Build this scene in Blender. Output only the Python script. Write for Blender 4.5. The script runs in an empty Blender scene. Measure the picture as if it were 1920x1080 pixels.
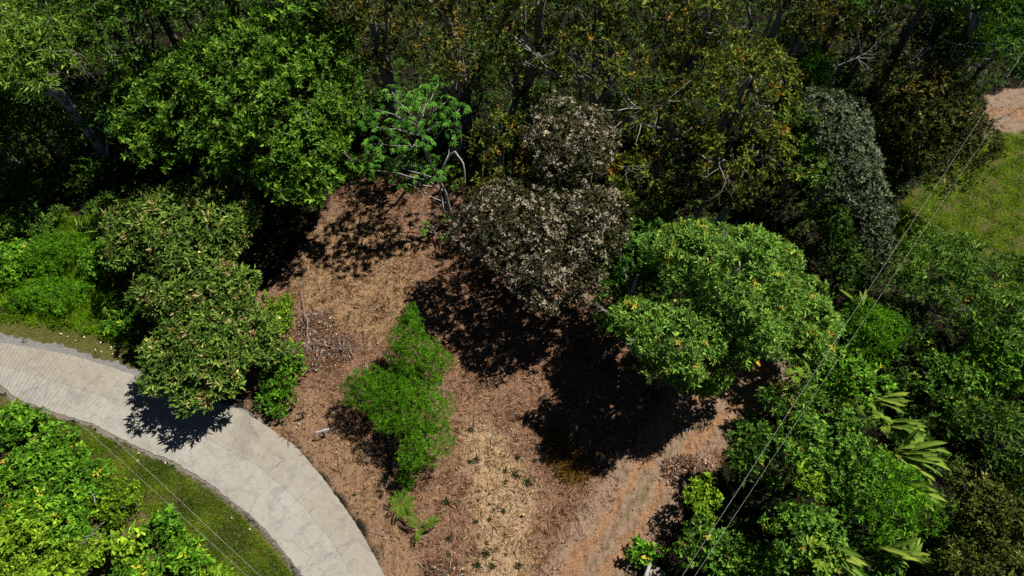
import bpy, math, random
import numpy as np
from mathutils import Vector, Matrix

# ------------------------------------------------------------------ camera, sky, sun, exposure
scene = bpy.context.scene
FPX, PITCH, CAMH = 1200.0, math.radians(33.0), 36.0          # focal length in photo pixels, angle off straight down, height
cam_data = bpy.data.cameras.new('camera')
cam_data.sensor_width = 36.0
cam_data.lens = 36.0 * FPX / 1920.0
cam_data.clip_start = 0.5
cam_data.clip_end = 2000.0
cam = bpy.data.objects.new('camera', cam_data)
scene.collection.objects.link(cam)
cam.location = (0, 0, CAMH)
cam.rotation_euler = (PITCH, 0, 0)
scene.camera = cam

SUN_EL = math.radians(56.0)
TO_SUN = Vector((0.845, 0.535, 0)).normalized()              # horizontal direction towards the sun
world = bpy.data.worlds.new('World')
scene.world = world
world.use_nodes = True
wn = world.node_tree
wn.nodes.clear()
w_out = wn.nodes.new('ShaderNodeOutputWorld')
w_bg = wn.nodes.new('ShaderNodeBackground')
w_sky = wn.nodes.new('ShaderNodeTexSky')
w_sky.sky_type = 'NISHITA'
w_sky.sun_disc = False
w_sky.sun_elevation = SUN_EL
w_sky.sun_rotation = math.atan2(TO_SUN.x, TO_SUN.y)
w_sky.altitude = 2500.0
w_sky.air_density = 0.4
w_sky.dust_density = 0.1
w_bg.inputs['Strength'].default_value = 0.05
wn.links.new(w_sky.outputs[0], w_bg.inputs['Color'])
wn.links.new(w_bg.outputs[0], w_out.inputs['Surface'])

sun_data = bpy.data.lights.new('sun', 'SUN')
sun_data.energy = 5.0
sun_data.angle = math.radians(0.5)
sun_data.color = (1.0, 0.955, 0.88)
sun = bpy.data.objects.new('sun', sun_data)
scene.collection.objects.link(sun)
sd = Vector((TO_SUN.x * math.cos(SUN_EL), TO_SUN.y * math.cos(SUN_EL), math.sin(SUN_EL)))
sun.rotation_euler = sd.to_track_quat('Z', 'Y').to_euler()
sun.location = (40, 30, 60)

scene.view_settings.view_transform = 'Standard'
scene.view_settings.look = 'None'
scene.view_settings.exposure = 0.45
scene.view_settings.gamma = 1.0
scene.cycles.max_bounces = 6
scene.cycles.diffuse_bounces = 1
scene.cycles.glossy_bounces = 2
scene.cycles.transmission_bounces = 3
scene.cycles.use_denoising = False

# ------------------------------------------------------------------ helpers
FW = np.array([0, math.sin(PITCH), -math.cos(PITCH)])
UP = np.array([0, math.cos(PITCH), math.sin(PITCH)])
RT = np.array([1.0, 0, 0])
CAM = np.array([0, 0, CAMH])

def W(px, py, z=0.0):
    """the point of the place at height z that the photograph shows at pixel (px, py)"""
    d = FW * FPX + RT * (px - 960) + UP * (540 - py)
    return CAM + d * ((z - CAMH) / d[2])

def PX(p):
    """pixels per metre at a point"""
    return FPX / float((np.asarray(p) - CAM) @ FW)

def project(v):
    q = v - CAM
    dep = q @ FW
    return 960 + FPX * (q @ RT) / dep, 540 - FPX * (q @ UP) / dep

C = scene.collection.objects

def props(o, label=None, cat=None, group=None, kind=None):
    if label: o['label'] = label
    if cat: o['category'] = cat
    if group: o['group'] = group
    if kind: o['kind'] = kind
    return o

def empty(name, loc, label=None, cat=None, group=None, rz=0.0):
    o = bpy.data.objects.new(name, None)
    o.empty_display_size = 0.3
    o.location = loc
    o.rotation_euler = (0, 0, rz)
    C.link(o)
    return props(o, label, cat, group)

def make_mesh(name, verts, faces, mat, tint=None, smooth=False, uv=None):
    """verts (n,3), faces (m,k) with constant k"""
    verts = np.asarray(verts, np.float32)
    faces = np.asarray(faces, np.int32)
    m = bpy.data.meshes.new(name)
    nf, k = faces.shape
    m.vertices.add(len(verts)); m.vertices.foreach_set('co', verts.ravel())
    m.loops.add(nf * k); m.loops.foreach_set('vertex_index', faces.ravel())
    m.polygons.add(nf)
    m.polygons.foreach_set('loop_start', np.arange(nf, dtype=np.int32) * k)
    m.polygons.foreach_set('loop_total', np.full(nf, k, np.int32))
    m.polygons.foreach_set('use_smooth', np.full(nf, bool(smooth)))
    if tint is not None:
        a = m.attributes.new('tint', 'FLOAT', 'POINT')
        a.data.foreach_set('value', np.asarray(tint, np.float32))
    m.update(calc_edges=True)
    m.validate()
    if mat: m.materials.append(mat)
    return m

def link(name, mesh, parent=None, loc=(0, 0, 0), rot=None, scale=None):
    o = bpy.data.objects.new(name, mesh)
    o.location = loc
    if rot is not None: o.rotation_euler = rot
    if scale is not None: o.scale = (scale,) * 3 if np.isscalar(scale) else scale
    if parent: o.parent = parent
    C.link(o)
    return o

def unit(v):
    v = np.asarray(v, float)
    return v / np.maximum(np.linalg.norm(v, axis=-1, keepdims=True), 1e-9)

def tube(points, radii, sides=6):
    """tapered tube along points, closed at both ends"""
    P = np.asarray(points, float); n = len(P)
    T = unit(np.gradient(P, axis=0))
    ref = np.array([0.0, 0, 1]) if abs(T[0][2]) < 0.9 else np.array([1.0, 0, 0])
    vs, fs = [], []
    A = unit(np.cross(ref, T[0]))
    for i in range(n):
        A = unit(A - T[i] * (A @ T[i])); B = np.cross(T[i], A)
        for j in range(sides):
            t = 2 * math.pi * j / sides
            vs.append(P[i] + radii[i] * (A * math.cos(t) + B * math.sin(t)))
    for i in range(n - 1):
        for j in range(sides):
            a, b = i * sides + j, i * sides + (j + 1) % sides
            fs.append((a, b, b + sides, a + sides))
    vs += [P[0], P[-1]]
    c0, c1 = len(vs) - 2, len(vs) - 1
    for j in range(sides):
        fs.append((c0, (j + 1) % sides, j, j))
        fs.append((c1, (n - 1) * sides + j, (n - 1) * sides + (j + 1) % sides, (n - 1) * sides + (j + 1) % sides))
    F = []
    for f in fs:                                              # triangles only
        F.append(f[:3])
        if f[2] != f[3]: F.append((f[0], f[2], f[3]))
    return np.array(vs), np.array(F)

def merge(parts):
    vs, fs, n = [], [], 0
    for v, f in parts:
        vs.append(v); fs.append(np.asarray(f) + n); n += len(v)
    return np.concatenate(vs), np.concatenate(fs)

def box(x0, x1, y0, y1, z0, z1):
    v = np.array([(x, y, z) for z in (z0, z1) for y in (y0, y1) for x in (x0, x1)], float)
    f = np.array([(0, 2, 3, 1), (4, 5, 7, 6), (0, 1, 5, 4), (2, 6, 7, 3), (0, 4, 6, 2), (1, 3, 7, 5)])
    return v, np.concatenate([f[:, :3], f[:, [0, 2, 3]]])

def in_poly(x, y, poly):
    poly = np.asarray(poly); inside = np.zeros(len(x), bool); j = len(poly) - 1
    for i in range(len(poly)):
        xi, yi = poly[i]; xj, yj = poly[j]
        c = ((yi > y) != (yj > y)) & (x < (xj - xi) * (y - yi) / (yj - yi + 1e-12) + xi)
        inside ^= c; j = i
    return inside

def poly_dist(x, y, poly, closed=True):
    poly = np.asarray(poly); d = np.full(len(x), 1e9)
    n = len(poly)
    for i in range(n if closed else n - 1):
        a, b = poly[i], poly[(i + 1) % n]
        ab = b - a
        t = np.clip(((x - a[0]) * ab[0] + (y - a[1]) * ab[1]) / (ab @ ab + 1e-12), 0, 1)
        d = np.minimum(d, np.hypot(x - a[0] - t * ab[0], y - a[1] - t * ab[1]))
    return d

def G(pts):
    return np.array([W(x, y)[:2] for x, y in pts])

def soft(x, y, poly, w):
    s = poly_dist(x, y, poly) * np.where(in_poly(x, y, poly), 1, -1)
    return np.clip(0.5 + s / (2 * w), 0, 1)

def soft_line(x, y, line, half, w):
    return np.clip(0.5 + (half - poly_dist(x, y, line, False)) / (2 * w), 0, 1)

def wob(p, f, ph=0.0):
    """cheap smooth noise in -1..1"""
    x, y, z = p[:, 0] * f, p[:, 1] * f, (p[:, 2] * f if p.shape[1] > 2 else 0)
    return (np.sin(1.7 * x + 2.1 * y + .9 * z + ph) + np.sin(-2.3 * x + 1.1 * y + 1.9 * z + 2.0 * ph)
            + np.sin(1.1 * x - 2.7 * y + 2.3 * z + 3.1 * ph) + np.sin(3.9 * x + 3.1 * y - 2.9 * z + 1.3 * ph) * .6) / 3.6

# ------------------------------------------------------------------ materials
def new_mat(name):
    m = bpy.data.materials.new(name); m.use_nodes = True
    nt = m.node_tree; nt.nodes.clear()
    out = nt.nodes.new('ShaderNodeOutputMaterial')
    return m, nt, out

def N(nt, t, **kw):
    n = nt.nodes.new(t)
    for k, v in kw.items():
        setattr(n, k, v)
    return n

def ramp(nt, stops, interp='LINEAR'):
    r = nt.nodes.new('ShaderNodeValToRGB')
    e = r.color_ramp.elements
    r.color_ramp.interpolation = interp
    while len(e) < len(stops): e.new(0.5)
    for i, (p, c) in enumerate(stops):
        e[i].position = p; e[i].color = (c[0], c[1], c[2], 1)
    return r

def leaf_mat(name, stops, rough=0.5, spec=0.35, trans=0.22, gain=(2.0, 1.85, .8)):
    m, nt, out = new_mat(name)
    at = N(nt, 'ShaderNodeAttribute', attribute_name='tint')
    r = ramp(nt, [(p, tuple(c[i] * gain[i] * (.45 + .85 * p if p <= .8 else 1.0) for i in range(3))) for p, c in stops])
    nt.links.new(at.outputs['Fac'], r.inputs[0])
    b = N(nt, 'ShaderNodeBsdfPrincipled')
    b.inputs['Roughness'].default_value = min(rough + .12, .8)
    b.inputs['Specular IOR Level'].default_value = spec * .32
    nt.links.new(r.outputs[0], b.inputs['Base Color'])
    tr = N(nt, 'ShaderNodeBsdfTranslucent')
    mul = N(nt, 'ShaderNodeMix', data_type='RGBA', blend_type='MULTIPLY')
    mul.inputs['Factor'].default_value = 1.0
    mul.inputs[7].default_value = (1.25, 1.15, 0.35, 1)
    nt.links.new(r.outputs[0], mul.inputs[6])
    nt.links.new(mul.outputs[2], tr.inputs['Color'])
    mx = N(nt, 'ShaderNodeMixShader'); mx.inputs[0].default_value = trans
    nt.links.new(b.outputs[0], mx.inputs[1]); nt.links.new(tr.outputs[0], mx.inputs[2])
    nt.links.new(mx.outputs[0], out.inputs['Surface'])
    return m

def noise_mat(name, c0, c1, scale=8.0, rough=0.85, detail=6, spec=0.2, bump=0.3, stretch=None):
    m, nt, out = new_mat(name)
    tc = N(nt, 'ShaderNodeTexCoord')
    mp = N(nt, 'ShaderNodeMapping')
    if stretch: mp.inputs['Scale'].default_value = stretch
    nt.links.new(tc.outputs['Object'], mp.inputs[0])
    n = N(nt, 'ShaderNodeTexNoise'); n.inputs['Scale'].default_value = scale; n.inputs['Detail'].default_value = detail
    nt.links.new(mp.outputs[0], n.inputs['Vector'])
    r = ramp(nt, [(0.3, c0), (0.7, c1)])
    nt.links.new(n.outputs['Fac'], r.inputs[0])
    b = N(nt, 'ShaderNodeBsdfPrincipled')
    b.inputs['Roughness'].default_value = rough; b.inputs['Specular IOR Level'].default_value = spec
    nt.links.new(r.outputs[0], b.inputs['Base Color'])
    if bump:
        bp = N(nt, 'ShaderNodeBump'); bp.inputs['Strength'].default_value = bump; bp.inputs['Distance'].default_value = 0.03
        nt.links.new(n.outputs['Fac'], bp.inputs['Height']); nt.links.new(bp.outputs[0], b.inputs['Normal'])
    nt.links.new(b.outputs[0], out.inputs['Surface'])
    return m

M = {}
# tint 0..0.8 is the run of greens, 0.85 and 0.95 the odd ones (dry leaf, flower)
M['glossy'] = leaf_mat('glossy_leaf', [(0, (.018, .05, .010)), (.45, (.045, .115, .018)), (.8, (.105, .20, .035)), (.86, (.16, .20, .05)), (1, (.20, .22, .08))], .34, .5, .18)
M['lance'] = leaf_mat('lance_leaf', [(0, (.022, .055, .012)), (.45, (.055, .12, .025)), (.8, (.125, .20, .05)), (.9, (.17, .2, .08)), (1, (.22, .22, .12))], .36, .5, .18)
M['brownish'] = leaf_mat('brown_tipped_leaf', [(0, (.022, .045, .012)), (.4, (.045, .095, .022)), (.72, (.095, .15, .04)), (.78, (.06, .055, .028)), (.92, (.088, .07, .042)), (1, (.40, .36, .27))], .34, .5, .15, gain=(2.25, 2.15, 1.15))
M['olive'] = leaf_mat('olive_leaf', [(0, (.016, .026, .008)), (.45, (.047, .066, .014)), (.78, (.12, .145, .03)), (.86, (.14, .10, .02)), (1, (.18, .09, .022))], .5, .35, .2, gain=(1.9, 1.95, 1.0))
M['russet'] = leaf_mat('russet_leaf', [(0, (.014, .017, .008)), (.45, (.038, .043, .014)), (.78, (.085, .086, .028)), (.86, (.12, .075, .022)), (1, (.17, .085, .03))], .5, .35, .2, gain=(1.9, 1.95, 1.0))
M['cream'] = leaf_mat('cream_flower_leaf', [(0, (.018, .022, .010)), (.5, (.05, .055, .022)), (.75, (.09, .085, .04)), (.80, (.17, .145, .10)), (.95, (.36, .33, .26)), (1, (.34, .2, .12))], .55, .3, .12, gain=(1.25, 1.25, 1.2))
M['fresh'] = leaf_mat('fresh_leaf', [(0, (.026, .065, .022)), (.45, (.07, .155, .05)), (.8, (.145, .255, .085)), (.88, (.24, .25, .05)), (1, (.26, .16, .06))], .42, .45, .2, gain=(2.35, 2.2, .95))
M['bluish'] = leaf_mat('blue_green_leaf', [(0, (.015, .05, .015)), (.45, (.035, .105, .025)), (.8, (.075, .18, .04)), (1, (.12, .2, .05))], .42, .45, .2)
M['silver'] = leaf_mat('silver_leaf', [(0, (.03, .05, .025)), (.45, (.085, .115, .065)), (.8, (.17, .20, .13)), (.9, (.09, .17, .03)), (1, (.12, .21, .04))], .45, .45, .12, gain=(1.5, 1.5, 1.35))
M['darkolive'] = leaf_mat('dark_olive_leaf', [(0, (.011, .016, .005)), (.45, (.031, .041, .011)), (.8, (.07, .085, .02)), (1, (.17, .15, .09))], .5, .35, .15, gain=(1.9, 1.95, 1.0))
M['willow'] = leaf_mat('narrow_leaf', [(0, (.022, .055, .016)), (.45, (.054, .13, .036)), (.8, (.12, .23, .07)), (.9, (.2, .24, .08)), (1, (.22, .15, .07))], .42, .45, .2)
M['feather'] = leaf_mat('feathery_leaf', [(0, (.025, .08, .008)), (.45, (.055, .165, .014)), (.8, (.10, .24, .025)), (1, (.17, .25, .04))], .55, .3, .25)
M['vine'] = leaf_mat('vine_leaf', [(0, (.02, .055, .014)), (.45, (.05, .13, .028)), (.8, (.11, .225, .05)), (.9, (.19, .23, .06)), (1, (.2, .14, .06))], .45, .4, .2)
M['shrub'] = leaf_mat('bright_shrub_leaf', [(0, (.022, .07, .008)), (.45, (.055, .155, .018)), (.8, (.115, .25, .03)), (.9, (.22, .30, .04)), (1, (.3, .26, .06))], .4, .45, .22)
M['lime'] = leaf_mat('lime_shrub_leaf', [(0, (.04, .09, .008)), (.45, (.10, .20, .02)), (.8, (.19, .30, .04)), (1, (.32, .35, .06))], .45, .4, .25)
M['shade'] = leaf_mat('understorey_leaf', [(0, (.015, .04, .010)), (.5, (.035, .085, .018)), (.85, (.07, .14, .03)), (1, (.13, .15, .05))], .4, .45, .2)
M['cecropia'] = leaf_mat('palmate_leaf', [(0, (.035, .12, .03)), (.5, (.065, .20, .05)), (1, (.11, .27, .065))], .45, .3, .25, gain=(1.7, 1.55, .75))
M['paddle'] = leaf_mat('paddle_leaf', [(0, (.025, .06, .015)), (.5, (.06, .12, .025)), (.8, (.12, .19, .04)), (.9, (.19, .22, .06)), (1, (.24, .18, .06))], .6, .2, .25, gain=(1.6, 1.55, .9))
M['palm'] = leaf_mat('palm_leaf', [(0, (.04, .10, .015)), (.5, (.08, .175, .025)), (1, (.18, .27, .05))], .5, .35, .25, gain=(1.35, 1.35, .8))
M['pineapple'] = leaf_mat('pineapple_leaf', [(0, (.016, .035, .014)), (.6, (.03, .06, .022)), (1, (.07, .10, .04))], .5, .3, .1, gain=(1.1, 1.1, 1.0))
M['grass'] = leaf_mat('grass_blade', [(0, (.04, .08, .008)), (.45, (.08, .15, .014)), (.8, (.15, .20, .025)), (1, (.22, .17, .06))], .6, .2, .25, gain=(1.35, 1.4, .8))
M['meadow'] = leaf_mat('meadow_grass_blade', [(0, (.045, .12, .010)), (.45, (.098, .215, .018)), (.8, (.16, .29, .03)), (1, (.24, .2, .06))], .6, .2, .25)
M['straw'] = leaf_mat('straw_blade', [(0, (.085, .05, .028)), (.35, (.19, .115, .06)), (.7, (.32, .21, .11)), (1, (.52, .40, .24))], .8, .15, .08, gain=(1.25, 1.2, 1.15))
M['goldstraw'] = leaf_mat('golden_straw_blade', [(0, (.13, .085, .025)), (.5, (.28, .19, .06)), (1, (.46, .34, .13))], .75, .15, .12, gain=(1.5, 1.4, 1.1))
M['litter'] = leaf_mat('dry_leaf', [(0, (.05, .028, .016)), (.5, (.15, .085, .045)), (.85, (.27, .17, .10)), (1, (.5, .43, .32))], .75, .2, .08, gain=(1.2, 1.1, 1.1))
M['bark'] = noise_mat('dark_bark', (.045, .035, .028), (.13, .105, .085), 9, stretch=(1, 1, .35))
M['palebark'] = noise_mat('pale_grey_bark', (.20, .185, .165), (.42, .40, .37), 7, stretch=(1, 1, .4))
M['greybark'] = noise_mat('grey_twig_bark', (.12, .105, .095), (.27, .25, .225), 10)
M['wire'] = noise_mat('aluminium_wire', (.38, .37, .35), (.48, .47, .44), 3, rough=.5, spec=.5, bump=0)
M['greypaint'] = noise_mat('grey_painted_board', (.33, .36, .40), (.46, .49, .53), 6, rough=.5, bump=.05)
M['whitetrim'] = noise_mat('white_trim', (.62, .64, .66), (.75, .76, .78), 6, rough=.5, bump=.05)
M['darkwood'] = noise_mat('dark_weathered_wood', (.05, .038, .03), (.13, .10, .085), 9, bump=.2, stretch=(.3, 1, 1))
M['oldconcrete'] = noise_mat('old_concrete', (.25, .235, .21), (.45, .43, .39), 5, rough=.9, bump=.3)
M['stone'] = noise_mat('pale_stone', (.20, .16, .12), (.42, .36, .29), 5, rough=.9)
M['cutwood'] = noise_mat('cut_wood', (.42, .28, .12), (.58, .40, .20), 12, rough=.8, bump=0)
M['gravel'] = noise_mat('grey_gravel', (.11, .105, .10), (.26, .25, .24), 22, rough=.95, detail=9, bump=.6)

# ------------------------------------------------------------------ ground: one sheet, its soil and litter by where it lies
road_out = [(-160, 634), (-60, 634), (0, 642), (90, 657), (180, 680), (250, 702), (350, 738), (470, 778), (560, 842), (630, 930), (680, 1002), (722, 1080), (760, 1170), (790, 1290)]
road_in = [(-160, 690), (-60, 703), (0, 722), (40, 752), (110, 776), (170, 793), (255, 836), (330, 868), (400, 912), (470, 966), (530, 1030), (570, 1082), (606, 1170), (630, 1290)]
joint_px = [(-160, 652), (-60, 668), (20, 690), (130, 724), (260, 764), (330, 797), (397, 828), (483, 872), (530, 912), (573, 952), (633, 1032), (668, 1090), (700, 1175), (728, 1290)]

CLEAR = [(470, 560), (560, 490), (630, 345), (780, 325), (870, 345), (1000, 450), (1120, 520), (1260, 620), (1440, 640), (1470, 740), (1360, 860), (1310, 920), (1230, 1010), (1220, 1140), (760, 1140), (700, 1000), (600, 870), (470, 775), (440, 700)]
STRAW = [(860, 770), (930, 790), (985, 860), (1015, 930), (1000, 1000), (1000, 1130), (860, 1130), (885, 1000), (870, 900)]
SAND = [(530, 530), (610, 420), (700, 380), (790, 470), (760, 570), (700, 640), (600, 600)]
SOIL = [(470, 780), (600, 720), (650, 800), (740, 900), (770, 1000), (800, 1130), (735, 1130), (690, 1000), (620, 900), (540, 810)]
VERGE = [(-200, 640), (-200, 380), (0, 380), (190, 400), (260, 520), (270, 600), (270, 705), (180, 680), (90, 657), (0, 642)]
VERGE2 = [(-200, 720), (0, 735), (110, 780), (255, 840), (400, 915), (530, 1034), (600, 1180), (-200, 1200)]
MEADOW = [(1620, 480), (1660, 400), (1740, 340), (1850, 255), (2000, 235), (2100, 420), (1990, 520), (1800, 470), (1700, 520)]
FARTRACK = [(1840, 262), (1850, 180), (1900, 165), (2080, 150), (2080, 238), (1920, 252)]
TRACKL = [(1040, 1180), (1110, 1060), (1180, 960), (1240, 870), (1300, 790), (1370, 740), (1440, 700)]

def rut(pts, off):
    L = G(pts); t = unit(np.gradient(L, axis=0)); n = np.stack([t[:, 1], -t[:, 0]], 1)
    return L + n * off

gx = np.concatenate([[-400, -160, -80], np.arange(-58, 58.01, 0.28), [80, 160, 400]])
gy = np.concatenate([[-300, -120, -30], np.arange(-4, 66.01, 0.28), [90, 160, 400]])
XX, YY = np.meshgrid(gx, gy)
px_, py_ = XX.ravel(), YY.ravel()
P2 = np.stack([px_, py_], 1)
nz = wob(P2, .9) * .5 + wob(P2, 2.6, 1.7) * .35 + wob(P2, 6.5, .4) * .2
wx, wy = px_ + .35 * wob(P2, 1.3, .3), py_ + .35 * wob(P2, 1.3, 2.2)
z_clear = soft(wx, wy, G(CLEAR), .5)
z_straw = soft(wx, wy, G(STRAW), .9)
z_sand = soft(wx, wy, G(SAND), 1.2)
z_soil = soft(wx, wy, G(SOIL), .5)
z_grass = np.maximum(np.maximum(soft(wx, wy, G(VERGE), .35), soft(wx, wy, G(VERGE2), .35)), soft(wx, wy, G(MEADOW), .6))
TL = G(TRACKL)
z_track = np.maximum(soft_line(wx, wy, TL, 2.1, .8), soft(wx, wy, G(FARTRACK), .4))
z_rut = np.maximum(np.maximum(soft_line(wx, wy, rut(TRACKL, .8), .32, .22), soft_line(wx, wy, rut(TRACKL, -.8), .32, .22)),
                   soft_line(wx, wy, G([(1800, 212), (1900, 210), (2080, 196)]), .5, .5))
z_mid = soft_line(wx, wy, TL, .25, .35)
zz = .05 * nz + .03 * wob(P2, 3.3, 5.0)
zz -= .07 * z_rut
rl = np.concatenate([G(road_out), G(road_in)[::-1]])
flat = soft(px_, py_, rl, .5)
zz = zz * (1 - flat) - .04 * flat
zz += np.where((np.abs(px_) > 70) | (py_ > 75) | (py_ < -20), 0, 0)
nxx, nyy = len(gx), len(gy)
ii = np.arange(nxx * nyy).reshape(nyy, nxx)
gf = np.stack([ii[:-1, :-1].ravel(), ii[:-1, 1:].ravel(), ii[1:, 1:].ravel(), ii[1:, :-1].ravel()], 1)
gm = make_mesh('ground', np.stack([px_, py_, zz], 1), gf, None, smooth=True)
for nm, arr in (('z_clear', z_clear), ('z_straw', z_straw), ('z_sand', z_sand), ('z_soil', z_soil), ('z_grass', z_grass), ('z_track', z_track), ('z_rut', z_rut), ('z_mid', z_mid)):
    a = gm.attributes.new(nm, 'FLOAT', 'POINT'); a.data.foreach_set('value', arr.astype(np.float32))

def ground_height(x, y):
    p = np.stack([np.atleast_1d(x), np.atleast_1d(y)], 1).astype(float)
    return .05 * (wob(p, .9) * .5 + wob(p, 2.6, 1.7) * .35 + wob(p, 6.5, .4) * .2) + .03 * wob(p, 3.3, 5.0)

def ground_material():
    m, nt, out = new_mat('soil_and_litter')
    L = nt.links.new
    tc = N(nt, 'ShaderNodeTexCoord')
    def noise(scale, detail=8, rough=.6, stretch=None):
        n = N(nt, 'ShaderNodeTexNoise')
        n.inputs['Scale'].default_value = scale; n.inputs['Detail'].default_value = detail; n.inputs['Roughness'].default_value = rough
        if stretch:
            mp = N(nt, 'ShaderNodeMapping'); mp.inputs['Scale'].default_value = stretch
            L(tc.outputs['Object'], mp.inputs[0]); L(mp.outputs[0], n.inputs['Vector'])
        else:
            L(tc.outputs['Object'], n.inputs['Vector'])
        return n.outputs['Fac']
    n_big, n_mid, n_fine, n_xf = noise(.5), noise(2.5), noise(9, 10, .7), noise(30, 8, .75)
    def mask(attr, lo=.35, hi=.65, amt=.9):
        at = N(nt, 'ShaderNodeAttribute', attribute_name=attr)
        s = N(nt, 'ShaderNodeMath', operation='SUBTRACT'); L(n_fine, s.inputs[0]); s.inputs[1].default_value = .5
        k = N(nt, 'ShaderNodeMath', operation='MULTIPLY_ADD'); L(s.outputs[0], k.inputs[0]); k.inputs[1].default_value = amt; L(at.outputs['Fac'], k.inputs[2])
        mr = N(nt, 'ShaderNodeMapRange', interpolation_type='SMOOTHSTEP')
        mr.inputs['From Min'].default_value = lo; mr.inputs['From Max'].default_value = hi
        L(k.outputs[0], mr.inputs['Value'])
        return mr.outputs[0]
    def col(fac, stops):
        r = ramp(nt, stops); L(fac, r.inputs[0]); return r.outputs[0]
    def mix(a, b, f):
        x = N(nt, 'ShaderNodeMix', data_type='RGBA'); L(f, x.inputs['Factor']); L(a, x.inputs[6]); L(b, x.inputs[7]); return x.outputs[2]
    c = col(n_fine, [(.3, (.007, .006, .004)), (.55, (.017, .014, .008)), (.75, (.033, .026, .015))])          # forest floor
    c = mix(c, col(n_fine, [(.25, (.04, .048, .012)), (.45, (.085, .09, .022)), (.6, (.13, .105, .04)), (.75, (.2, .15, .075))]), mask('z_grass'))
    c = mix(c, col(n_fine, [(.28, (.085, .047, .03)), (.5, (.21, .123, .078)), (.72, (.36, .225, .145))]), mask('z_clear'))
    c = mix(c, col(n_fine, [(.28, (.13, .08, .045)), (.5, (.27, .175, .095)), (.72, (.40, .275, .15))]), mask('z_sand', .2, .8))
    c = mix(c, col(n_fine, [(.28, (.13, .08, .046)), (.5, (.245, .155, .092)), (.72, (.34, .225, .135))]), mask('z_soil', .2, .8))
    c = mix(c, col(n_fine, [(.28, (.20, .125, .07)), (.5, (.38, .27, .16)), (.72, (.50, .38, .24))]), mask('z_straw', .3, 1.15, 1.3))
    c = mix(c, col(n_fine, [(.28, (.14, .095, .065)), (.5, (.255, .178, .122)), (.72, (.36, .265, .19))]), mask('z_track', .3, .7))
    c = mix(c, col(n_fine, [(.28, (.17, .095, .052)), (.5, (.29, .165, .09)), (.72, (.38, .245, .145))]), mask('z_rut', .15, .8, .6))
    c = mix(c, col(n_fine, [(.3, (.06, .07, .02)), (.6, (.15, .13, .05))]), mask('z_mid', .55, 1.0, 1.2))
    # streaks of cut stalks raked along the slope
    stk = noise(1.0, 7, .7, (5.5, .7, 1.0))
    cl = N(nt, 'ShaderNodeAttribute', attribute_name='z_clear')
    sm = N(nt, 'ShaderNodeMix', data_type='RGBA', blend_type='MULTIPLY'); L(cl.outputs['Fac'], sm.inputs['Factor'])
    L(c, sm.inputs[6]); L(col(stk, [(.33, (.55, .50, .48)), (.47, (1, .98, .97)), (.62, (1.1, 1.06, 1.02)), (.72, (1.35, 1.3, 1.22))]), sm.inputs[7])
    c = sm.outputs[2]
    # patches of darker, damper litter and grains
    d = N(nt, 'ShaderNodeMix', data_type='RGBA', blend_type='MULTIPLY'); d.inputs['Factor'].default_value = 1
    L(c, d.inputs[6]); L(col(n_mid, [(.28, (.55, .50, .48)), (.5, (1, 1, 1)), (.75, (1.2, 1.16, 1.08))]), d.inputs[7])
    e = N(nt, 'ShaderNodeMix', data_type='RGBA', blend_type='MULTIPLY'); e.inputs['Factor'].default_value = 1
    L(d.outputs[2], e.inputs[6]); L(col(n_xf, [(.3, (.6, .58, .55)), (.5, (1, 1, 1)), (.72, (1.35, 1.32, 1.28))]), e.inputs[7])
    b = N(nt, 'ShaderNodeBsdfPrincipled'); b.inputs['Roughness'].default_value = .95; b.inputs['Specular IOR Level'].default_value = .1
    L(e.outputs[2], b.inputs['Base Color'])
    ad = N(nt, 'ShaderNodeMath', operation='ADD'); L(n_fine, ad.inputs[0]); L(n_xf, ad.inputs[1])
    bp = N(nt, 'ShaderNodeBump'); bp.inputs['Strength'].default_value = .9; bp.inputs['Distance'].default_value = .06
    L(ad.outputs[0], bp.inputs['Height']); L(bp.outputs[0], b.inputs['Normal'])
    L(b.outputs[0], out.inputs['Surface'])
    return m
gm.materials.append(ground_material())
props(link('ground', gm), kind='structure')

# ------------------------------------------------------------------ the concrete road: two cast lanes with a ragged joint, gravel shoulders
def resample(pts, n):
    P = np.asarray(pts, float)
    d = np.concatenate([[0], np.cumsum(np.linalg.norm(np.diff(P, axis=0), axis=1))])
    # smooth with Catmull-like interpolation on a dense parameter
    t = np.linspace(0, d[-1], n)
    x = np.interp(t, d, P[:, 0]); y = np.interp(t, d, P[:, 1])
    k = np.hanning(17); k /= k.sum()
    xs = np.convolve(np.pad(x, 8, mode='reflect', reflect_type='odd'), k, 'valid'); ys = np.convolve(np.pad(y, 8, mode='reflect', reflect_type='odd'), k, 'valid')
    return np.stack([xs, ys], 1)

NR = 420
rng = np.random.default_rng(5)
def ragged(n, amp, seed):
    r = np.random.default_rng(seed)
    a = np.convolve(r.normal(size=n + 40), np.ones(3) / 3, 'same')[20:20 + n] * amp
    return a + np.convolve(r.normal(size=n + 40), np.ones(20) / 20, 'same')[20:20 + n] * amp * 3
R_out, R_in, R_j = (resample(G(p), NR) for p in (road_out, road_in, joint_px))
acr = unit(R_in - R_out)
R_out = R_out + acr * ragged(NR, .028, 1)[:, None]
R_in = R_in + acr * ragged(NR, .03, 2)[:, None]
jit = ragged(NR, .02, 3)[:, None]

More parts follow.
